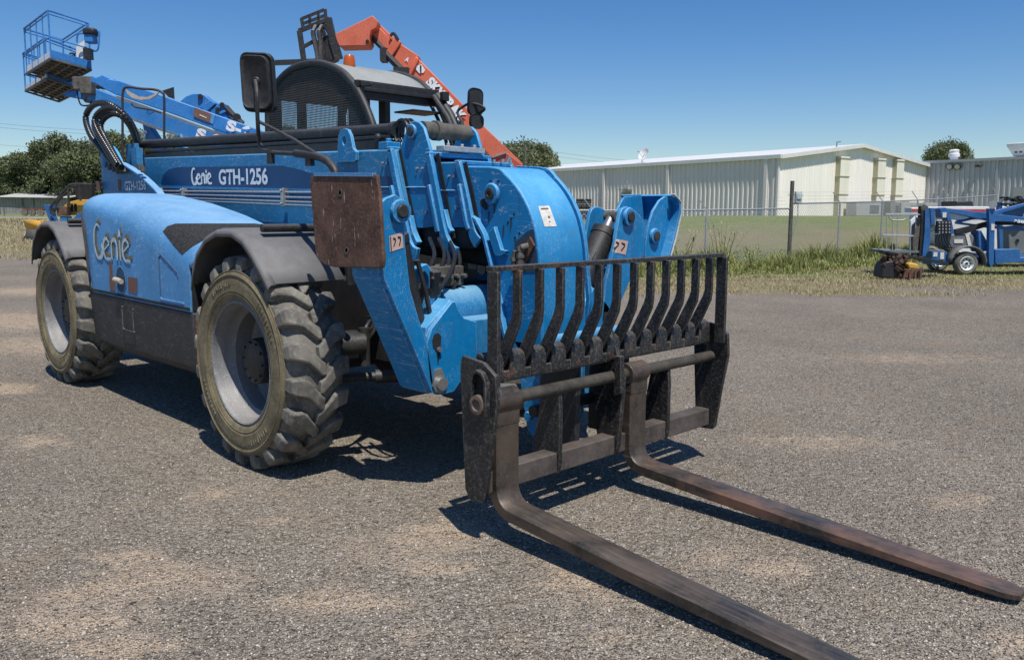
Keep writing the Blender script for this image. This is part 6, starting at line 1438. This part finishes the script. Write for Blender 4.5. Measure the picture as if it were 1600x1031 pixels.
mb = MB(); mb.tube([far(578, 56, dO), far(600, 78, dO), far(628, 108, dO)], .05, 8); mb.tube([far(602, 84, dO-.05), far(632, 114, dO-.05)], .07, 8); mb.box(far(600, 87, dO), (.12, .3, .25), Rm); mb.box(far(628, 113, dO-.05), (.3, .3, .14), Rm)
mb.tube(smoothpath([far(610, 57, dO-.05), far(614, 52.5, dO-.05), far(618, 56, dO-.05), far(622, 63, dO-.05)], 5), .03, 6)
mb.build('boom_hose_run', M['blackm'], tO); MB().tube([far(714, 190, dO-.02), far(752, 235, dO-.02), far(768, 252, dO-.02)], .055, 8).build('lower_hose_run', M['blackm'], tO)
SO([(650, 103), (659, 101), (664, 110), (662, 114), (655, 115), (650, 109)], dO-.02, .015, 'warning_diamond', M['white_paint'], tO, 0); SO([(656, 102.5), (658.5, 102.5), (658.5, 114), (656.5, 114)], dO-.03, .01, 'warning_mark', M['ink'], tO, 0)
px_text('A', 632, 95, 637, 98, dO-.03, 7, M['white'], tO, .04)
def slant_text():
    o = far(663, 131, dO-.04); e = far(718, 192.5, dO-.04); X = (e-o).normalized(); Z = HF.cross(X); Z = Z if Z.z > 0 else -Z
    text_obj('lettering', 'SKYTRAK', M['ink'], o-Z*.03+X*.02, X, Z, .225, tO, -.004, .075, (e-o).length, 0, 1.02)
    text_obj('lettering', 'SKYTRAK', M['white'], o-HF*.01, X, Z, .215, tO, 0, .055, (e-o).length, 0, 1.02)
slant_text()
# its fork carriage, raised and tilted
fc = bpy.data.objects.new('fork_carriage', None); COL.objects.link(fc); attach(fc, tO); mb = MB(); q = lambda x, y, dd=0: far(x, y, dO-.2+dd)
for a, b_, w in (((467, 49), (515, 30), .07), ((468, 49), (475, 97), .09), ((470, 76), (490, 65), .05), ((513, 29), (520, 60), .13), ((520, 60), (530, 93), .15)): mb.beam(q(*a), q(*b_), w, .10, HF)
for a, b_, w in (((471, 30), (507, 15.5), .05), ((472, 38), (507, 25), .05), ((471, 29), (474, 48), .06), ((508, 15), (509, 30), .06), ((484, 25), (484, 44), .05), ((497, 20), (498, 38), .05)): mb.beam(q(*a, .1), q(*b_, .1), w, .05, HF)
mb.build('frame', M['black'], fc)
SO([(491, 66), (514, 53), (526, 92), (516, 97), (500, 96), (493, 92)], dO-.2, .3, 'mount', M['black'], fc, .02)
for off in (0, 9):
    mb = MB(); mb.tube(smoothpath([q(489+off, 50, -.1), q(492+off, 66, -.15), q(496+off*.6, 84, -.25), q(497+off*.6, 97, -.3)], 5), .05, 6); mb.tube(smoothpath([q(489+off, 50, -.1), q(495+off, 40, 0), q(503+off, 47, 0), q(508+off, 58, 0)], 5), .045, 6); mb.build('fork', M['black'], fc)
MB().beam(q(430, 98.5, -.2), q(500, 96, -.2), .10, .035, HF).build('fork', M['black'], fc)
mb = MB(); mb.box(ob+Vector((0, 0, 1.0)), (3.4, 1.6, .7), Rm); mb.build('chassis', OR, tO, bevel=.05)
for sx in (-1.2, 1.1):
    for sy in (-.9, .9): simple_wheel(ob+R0*sx+HF*sy+Vector((0, 0, .6)), .6, .38, tO, HF)
mb = MB(); mb.box(ob+R0*1.5+Vector((0, 0, 1.7)), (.5, .9, 1.2), Rm); mb.build('rear_mast', OR, tO, bevel=.03)

# ---------------- trailer boom lift at the right
TB = M['tow_blue']; dT = 22.4
def SP(px, name, mat, par, d=0., th=.12, bevel=.008): return SO(px, dT+d, th, name, mat, par, bevel)
zT = lambda x: far(x, 430, dT)
tb_ = far(1505, 428, dT); tb_.z = height(tb_.x, tb_.y); tT = thing('trailer_boom_lift', tb_, 'dark blue trailer boom lift parked on the grass with its basket at the left', 'boom lift')
wz = tb_+Vector((0, 0, .31)); w1 = simple_wheel(wz-HF*.05, .315, .2, tT, HF, 'white_paint', .58); simple_wheel(wz+HF*1.4, .315, .2, tT, HF, 'white_paint', .58)
mb = MB()
for k in range(8): a = 2*PI*k/8; c = wz-HF*.115+R0*(.115*math.cos(a))+Vector((0, 0, .115*math.sin(a))); mb.cyl(c, c-HF*.006, .022, n=8)
mb.cyl(wz-HF*.12, wz-HF*.15, .035, n=10); mb.build('wheel_holes', M['dark'], w1)
mb = MB(); fa = [(wz+R0*(.47*math.cos(math.radians(a)))+Vector((0, 0, .44*math.sin(math.radians(a))+.02))) for a in range(-5, 186, 12)]
mb.sheet([[p-HF*.24 for p in fa], [p+HF*.1 for p in fa]]); mb.build('mudguard', M['fender'], tT, solid=.03)
MB().beam(wz+HF*.0, wz+HF*1.35, .07, .07).build('axle', M['dark'], tT)
SP([(1470, 415), (1600, 409), (1645, 409), (1645, 400), (1600, 402), (1470, 403)], 'frame_rail', TB, tT, .1, .9)
SP([(1555, 390), (1594, 389.5), (1594, 410), (1555, 412)], 'tool_locker', TB, tT, -.12, .4); SP([(1594, 403), (1640, 402), (1640, 411), (1594, 411)], 'drawbar', TB, tT, .0, .1)
SP([(1480, 366), (1519, 366), (1524, 372), (1527, 384), (1524, 388), (1480, 388)], 'engine_cover', M['grey_paint'], tT, .15, .7, .03); SP([(1491, 374), (1505, 374), (1505, 380), (1491, 380)], 'decal', M['decalw'], tT, .13, .02, 0); SP([(1508.5, 366), (1514, 366), (1518, 384), (1513, 384)], 'pale_stripe', M['decalw'], tT, .13, .02, 0)
SP([(1457, 393), (1480, 393), (1477, 412), (1455, 414)], 'battery_box', TB, tT, .0, .5); SP([(1459, 394.5), (1465, 394.5), (1464.5, 401), (1458, 401)], 'decal', M['decalw'], tT, -.02, .02, 0); SP([(1469.5, 394.5), (1475.5, 394.5), (1475, 405), (1469, 405)], 'decal', M['decalw'], tT, -.02, .02, 0)
# left stabiliser arm
arm = SP([(1446, 325), (1449, 321), (1452, 326), (1454, 360), (1453, 385), (1446, 401), (1441, 401), (1445, 360)], 'outrigger', TB, tT, -.1, .18)
SP([(1440, 322), (1446, 322), (1445, 372), (1441, 400), (1436, 400), (1439, 350)], 'mast_channel', M['dark'], tT, -.05, .2)
MB().cyl(far(1444, 324.5, dT-.2), far(1444, 324.5, dT-.16), .075, n=24).build('outrigger_foot', M['grime'], arm)
SP([(1454, 325), (1461, 325), (1460, 352), (1455, 356)], 'leveling_bracket', TB, tT, .0, .12); SP([(1469, 326), (1476, 324), (1482, 327), (1485, 335), (1490, 358), (1492, 366), (1485, 366), (1480, 340), (1471, 341)], 'boom_knuckle', TB, tT, .0, .3)
SP([(1473, 332), (1479, 332), (1478.5, 340), (1473, 340)], 'decal', M['decalw'], tT, -.02, .02, 0)
# boom arms
SP([(1478, 325.5), (1495, 327), (1548, 333.5), (1600, 339.5), (1650, 345), (1650, 352), (1600, 347), (1550, 346), (1482, 331.5)], 'upper_boom', TB, tT, .05, .22)
SP([(1493, 366), (1493, 359), (1520, 353), (1549, 345), (1600, 342), (1600, 352), (1549, 352), (1530, 358), (1510, 365)], 'lower_boom', M['dark'], tT, .12, .15)
SP([(1494, 346), (1520, 350), (1535, 351), (1600, 356), (1650, 362), (1650, 367), (1600, 361), (1549, 357), (1494, 350)], 'leveling_rod', TB, tT, .2, .08)
SP([(1495, 344), (1505, 343), (1548, 331), (1600, 318), (1620, 314), (1620, 317), (1560, 334), (1500, 348)], 'strut', TB, tT, .3, .1)
ar2 = SP([(1545, 326), (1555, 326), (1554, 380), (1553, 413), (1548, 418), (1545, 410), (1546, 350)], 'outrigger', TB, tT, -.2, .14); SP([(1549, 350), (1554, 350), (1554, 360), (1549, 360)], 'decal', M['decalw'], tT, -.22, .02, 0)
MB().cyl(far(1551, 320, dT-.25), far(1551, 320, dT-.2), .105, n=28).build('outrigger_foot', M['zinc'], ar2)
SP([(1529, 361), (1533, 360), (1545, 382), (1545, 392), (1530, 394)], 'turntable', TB, tT, .0, .4)
# valve bank
SP([(1465, 345), (1487, 345), (1486, 366), (1463, 365)], 'control_panel', M['darkplastic'], tT, -.15, .1)
mb = MB()
for i in range(4):
    for j in range(4): c = far(1467.5+i*5.2, 348+j*5, dT-.17); mb.cyl(c, c-HF*.02, .02, n=8)
mb.build('gauge', M['zinc'], tT)
mb = MB()
for k in range(5): mb.tube(smoothpath([far(1465+k*3, 366, dT), far(1462+k*5, 378, dT), far(1470+k*4, 386, dT+.1), far(1478+k*2, 392, dT+.2)], 4), .014, 5)
for k in range(3): mb.tube(smoothpath([far(1452, 356+k*3, dT), far(1458, 352+k*4, dT), far(1464, 356+k, dT)], 4), .012, 5)
mb.build('hose', M['hose'], tT)
# its basket
bkt = bpy.data.objects.new('basket', None); COL.objects.link(bkt); attach(bkt, tT)
mb = MB(); K = lambda x, y, dd=0: far(x, y, dT+dd)
for dd, dy in ((0, 0), (.75, -1.2)):
    mb.tube([K(1384, 335.5+dy, dd), K(1438, 335.5+dy, dd)], .017, 6); mb.tube([K(1380, 368+dy, dd), K(1436, 369+dy, dd)], .02, 6)
    for x in (1385.5, 1395, 1402.5, 1431): mb.tube([K(x, 335.5+dy, dd), K(x-.8, 393+dy, dd)], .014, 6)
for x in (1384.5, 1437): mb.tube([K(x, 335.5, 0), K(x, 334.3, .75)], .015, 6); mb.tube([K(x-2, 368, 0), K(x-2, 367, .75)], .015, 6)
mb.tube(smoothpath([K(1389, 336), K(1391, 342), K(1397, 344), K(1410, 344), K(1416, 341), K(1417, 336)], 4), .02, 8); mb.build('guard_rail', M['zinc'], bkt)
SO([(1380, 391), (1400, 391), (1436, 392), (1436, 395), (1380, 395)], dT-.05, .85, 'basket_floor', M['grey_paint'], bkt, 0); SO([(1427, 372), (1436, 340), (1439, 340), (1433, 400), (1427, 400)], dT-.02, .15, 'basket_mount', M['grime'], bkt, 0)
SO([(1394, 383), (1398, 381), (1398, 392), (1394, 392)], dT, .1, 'foot_switch', M['darkplastic'], bkt, 0)
# ---------------- second trailer lift behind, running out of frame
dS = 25.5; sb = far(1650, 420, dS); sb.z = height(sb.x, sb.y); tS = thing('trailer_boom_lift', sb, 'second blue boom lift cut off by the right edge, black hose bundle on top', 'boom lift')
SO([(1559, 335), (1570, 326), (1600, 318), (1680, 306), (1680, 322), (1600, 334), (1570, 342)], dS, .25, 'boom', TB, tS, .01); SO([(1556, 351), (1575, 336), (1600, 326), (1680, 318), (1680, 350), (1600, 347), (1565, 346)], dS+.3, .2, 'boom', TB, tS, .01)
px_text('G', 1597.5, 341, 1604.5, 341.5, dS-.02, 9, M['white'], tS, .03); px_text('358', 1584, 347.5, 1600, 349, dT+.02, 4.6, M['white'], tT, .05)
SO([(1560, 316), (1566, 316), (1568, 389), (1562, 389)], dS-.2, .14, 'outrigger', TB, tS, .01)
rngm = random.Random(4); mb = MB()
for k in range(34):
    a = (1559+rngm.random()*50, 309+rngm.random()*12); mb.tube(smoothpath([far(a[0], a[1], dS-.3+rngm.random()*.4), far(a[0]+3+rngm.random()*5, a[1]-2+rngm.random()*5, dS-.3), far(a[0]+8+rngm.random()*6, a[1]+rngm.random()*4-2, dS-.1)], 4), .03, 6)
mb.build('hose_bundle', M['hose'], tS)
SO([(1576, 356), (1620, 350), (1620, 398), (1576, 398)], dS+.1, .6, 'engine_cover', M['grey_paint'], tS, .03); mb = MB(); mb.cyl(far(1590, 376, dS+.1), far(1590, 376, dS+.05), .05); mb.build('cap', M['dark'], tS)
SO([(1545, 398), (1700, 398), (1700, 408), (1545, 408)], dS, .9, 'frame_rail', TB, tS, .01); simple_wheel(far(1640, 415, dS)*1.0, .36, .22, tS, HF, 'white_paint')
# ---------------- white service truck behind both
dW = 27.5; wb = far(1560, 410, dW); wb.z = height(wb.x, wb.y); tW = thing('service_truck', wb, 'white service truck with a red side stripe half hidden behind the trailer lifts', 'truck')
SO([(1424, 324), (1500, 322.5), (1700, 324), (1700, 333), (1424, 332)], dW, .5, 'roof_rail', M['white_paint'], tW, .02)
SO([(1462, 333), (1700, 333), (1700, 396), (1560, 398), (1500, 397), (1462, 380)], dW+.1, 1.9, 'body', M['white_paint'], tW, .06)
SO([(1424, 326.5), (1600, 327.5), (1700, 328), (1700, 331), (1600, 331), (1424, 330.5)], dW-.02, .02, 'red_stripe', M['red'], tW, 0)
SO([(1494, 314.5), (1520, 314.5), (1522, 324), (1494, 324)], dW+.3, 1.0, 'roof_box', M['darkplastic'], tW, .03)
SO([(1423, 345), (1434, 335), (1436, 340), (1428, 372), (1434, 380), (1428, 400), (1422, 398)], dW-.1, .1, 'open_door', M['white_paint'], tW, .01); SO([(1425, 352), (1432, 345), (1430, 388), (1424, 388)], dW-.13, .1, 'door_trim', M['darkplastic'], tW, .01)
for x in (1452, 1600): simple_wheel(far(x, 402, dW), .38, .25, tW, HF, 'rim')
MB().cyl(far(1523, 375, dW-.03), far(1523, 375, dW+.02), .04, n=12).build('fuel_cap', M['dark'], tW)
# ---------------- scrap by the basket
dJ = 20.4; jb = far(1405, 434, dJ); jb.z = height(jb.x, jb.y)
tJ = thing('scrap_engine', jb, 'heap of rusty engine scrap with an orange cap lying under the basket', 'scrap')
rngj = random.Random(8)
SO([(1379, 419), (1384, 409), (1402, 407), (1404, 431), (1400, 436), (1377, 434)], dJ+.1, .5, 'black_tub', M['darkplastic'], tJ, .03)
fr2 = MB()
for a, b_ in (((1415, 423), (1438, 421)), ((1438, 421), (1438, 438)), ((1415, 423), (1411, 438)), ((1411, 438), (1438, 440)), ((1422, 422), (1421, 438)), ((1430, 422), (1430, 439))): fr2.beam(far(*a, dJ), far(*b_, dJ), .05, .05, HF)
fr2.beam(far(1415, 423, dJ), far(1418, 419, dJ+.5), .05, .05); fr2.beam(far(1438, 421, dJ), far(1440, 418, dJ+.5), .05, .05); fr2.build('crate_frame', M['rust'], tJ)
SO([(1416, 424), (1436, 423), (1436, 437), (1414, 437)], dJ+.12, .4, 'core', M['rust'], tJ, .02)
SO([(1419, 413), (1423, 410), (1435, 413), (1435, 421), (1420, 420)], dJ+.1, .3, 'orange_cap', M['yellow'], tJ, .03)
mb = MB()
for k in range(110):
    x = 1380+rngj.random()*36; y = 399+rngj.random()*16; c = far(x, y, dJ+.1+rngj.random()*.4); mb.box(c, (.03+rngj.random()*.11, .05+rngj.random()*.08, .03+rngj.random()*.08), Matrix.Rotation(rngj.random()*6, 3, 'Y') @ Matrix.Rotation(rngj.random()*6, 3, 'Z'))
for k in range(14):
    x = 1398+rngj.random()*16; y = 408+rngj.random()*28; mb.box(far(x, y, dJ+.05+rngj.random()*.3), (.08+rngj.random()*.12, .1, .06+rngj.random()*.14), Matrix.Rotation(rngj.random()*6, 3, 'Y'))
mb.build('engine_pieces', rustm('rusty_engine', (.03, .025, .022), (.10, .055, .035), (.16, .12, .09), 9, .7, False), tJ)
pl_ = thing('plank', far(1418, 402, dJ+.3), 'long black plank laid slanting across the scrap heap', 'plank'); MB().beam(far(1381, 394, dJ+.25), far(1473, 410.5, dJ+1.2), .32, .05).build('board', M['blackm'], pl_)

# ---------------- blue and yellow crawler machine at the far left
dC = 40.0; cb = far(95, 370, dC); cb.z = height(cb.x, cb.y); tC = thing('compact_dozer', cb, 'small blue and yellow machine with a dozer blade and bent black roll cage', 'dozer')
def SC(px, name, mat, d=0., th=.5, bevel=.02): return SO(px, dC+d, th, name, mat, tC, bevel)
bl_ = MB()
g_ = []
for (xa, ya), (xb, yb) in (((37, 342.5), (62, 345)), ((38.5, 350), (64, 351)), ((41.5, 358), (66, 359)), ((41, 366), (64, 368)), ((36, 374.5), (60, 377))):
    g_.append([far(xa, ya, dC-1.5), far(xb, yb, dC-2.3)])
bl_.sheet(g_[:3]); bO = bl_.build('blade', M['yellow'], tC, solid=.05); bl2 = MB().sheet(g_[2:]).build('blade_edge', M['grime'], tC, solid=.05)
SO([(62, 344), (67, 344.5), (68, 358), (72, 366), (66, 366), (64, 352)], dC-1.9, .3, 'blade_bracket', M['yellow'], tC, .02)
SC([(68, 320.5), (80, 320), (81, 325), (78, 333), (82, 343), (88, 352), (97, 353), (99, 348), (108, 346), (122, 334), (140, 328), (140, 352), (118, 354), (80, 352), (74, 338)], 'frame', TB); SC([(93, 338), (104, 338), (104, 352), (95, 352)], 'frame_box', M['blue_dull'], -.1)
SC([(100, 321), (110, 315), (124, 312), (140, 312), (140, 332), (104, 334)], 'engine_hood', M['yellow'], .3, .8); SC([(88.5, 323), (104, 323), (104, 337.5), (89, 337.5)], 'side_box', M['rust'], -.15, .4)
mb = MB()
for P_ in ([(84, 336), (79, 324), (96, 303), (106, 292), (112, 288.5), (130, 288), (143, 289)], [(90, 326), (88, 318), (100, 304), (112, 292), (122, 290)], [(81, 321), (90, 311), (100, 305)], [(106, 292), (108, 322)], [(124, 289), (126, 314)]): mb.tube(smoothpath([far(x, y, dC-.2) for x, y in P_], 5), .06, 6)
mb.build('roll_cage', M['black'], tC)
SC([(112, 289), (143, 287), (143, 312), (120, 312)], 'seat_area', M['dark'], .6, .4)
mb = MB(); mb.solid([far(x, y, dC-.1) for x, y in ((78, 350), (118, 352), (130, 357), (130, 364), (120, 369), (80, 369), (74, 362))], HF*.4); mb.build('track', M['dark'], tC, bevel=.04)
mb = MB()
for k in range(3): mb.box(far(107+k*5.5, 325, dC+.28), (.12, .03, .4), Rm)
mb.build('hood_vent', M['dark'], tC)
# ================================================================== camera, sun, sky
cd = bpy.data.cameras.new('camera'); cam = bpy.data.objects.new('camera', cd); COL.objects.link(cam)
cd.sensor_fit = 'HORIZONTAL'; cd.sensor_width = 36; cd.lens = FPX/1600*36; cd.shift_x = 0; cd.shift_y = -(515.5-PPY)/1600
cd.clip_start = .05; cd.clip_end = 5000
cam.matrix_world = Matrix(((RT.x, UP.x, -FW.x, CAM.x), (RT.y, UP.y, -FW.y, CAM.y), (RT.z, UP.z, -FW.z, CAM.z), (0, 0, 0, 1)))
scn.camera = cam
SUN = Vector((.44, -.19, 1)).normalized()
sl_ = bpy.data.lights.new('sun', 'SUN'); sl_.energy = 5.0; sl_.angle = math.radians(.53); sl_.color = (1, .955, .89)
so = bpy.data.objects.new('sun', sl_); COL.objects.link(so); so.rotation_mode = 'QUATERNION'; so.rotation_quaternion = SUN.to_track_quat('Z', 'Y'); so.location = (0, 0, 30)
wd = bpy.data.worlds.new('World'); scn.world = wd; wd.use_nodes = True; nt = wd.node_tree
sk = nt.nodes.new('ShaderNodeTexSky'); sk.sky_type = 'NISHITA'; sk.sun_disc = False
sk.sun_elevation = math.asin(SUN.z); sk.sun_rotation = math.atan2(SUN.x, SUN.y); sk.air_density = 1.0; sk.dust_density = .25; sk.ozone_density = 4.0; sk.altitude = 0
bg = nt.nodes['Background']; bg.inputs['Strength'].default_value = .11; hs = nt.nodes.new('ShaderNodeHueSaturation'); hs.inputs['Saturation'].default_value = 1.32; hs.inputs['Hue'].default_value = .508; nt.links.new(sk.outputs[0], hs.inputs['Color']); nt.links.new(hs.outputs[0], bg.inputs['Color'])
scn.view_settings.view_transform = 'Standard'; scn.view_settings.look = 'None'; scn.view_settings.exposure = 0; scn.view_settings.gamma = 1
scn.render.engine = 'CYCLES'; scn.cycles.use_denoising = True; scn.cycles.max_bounces = 6
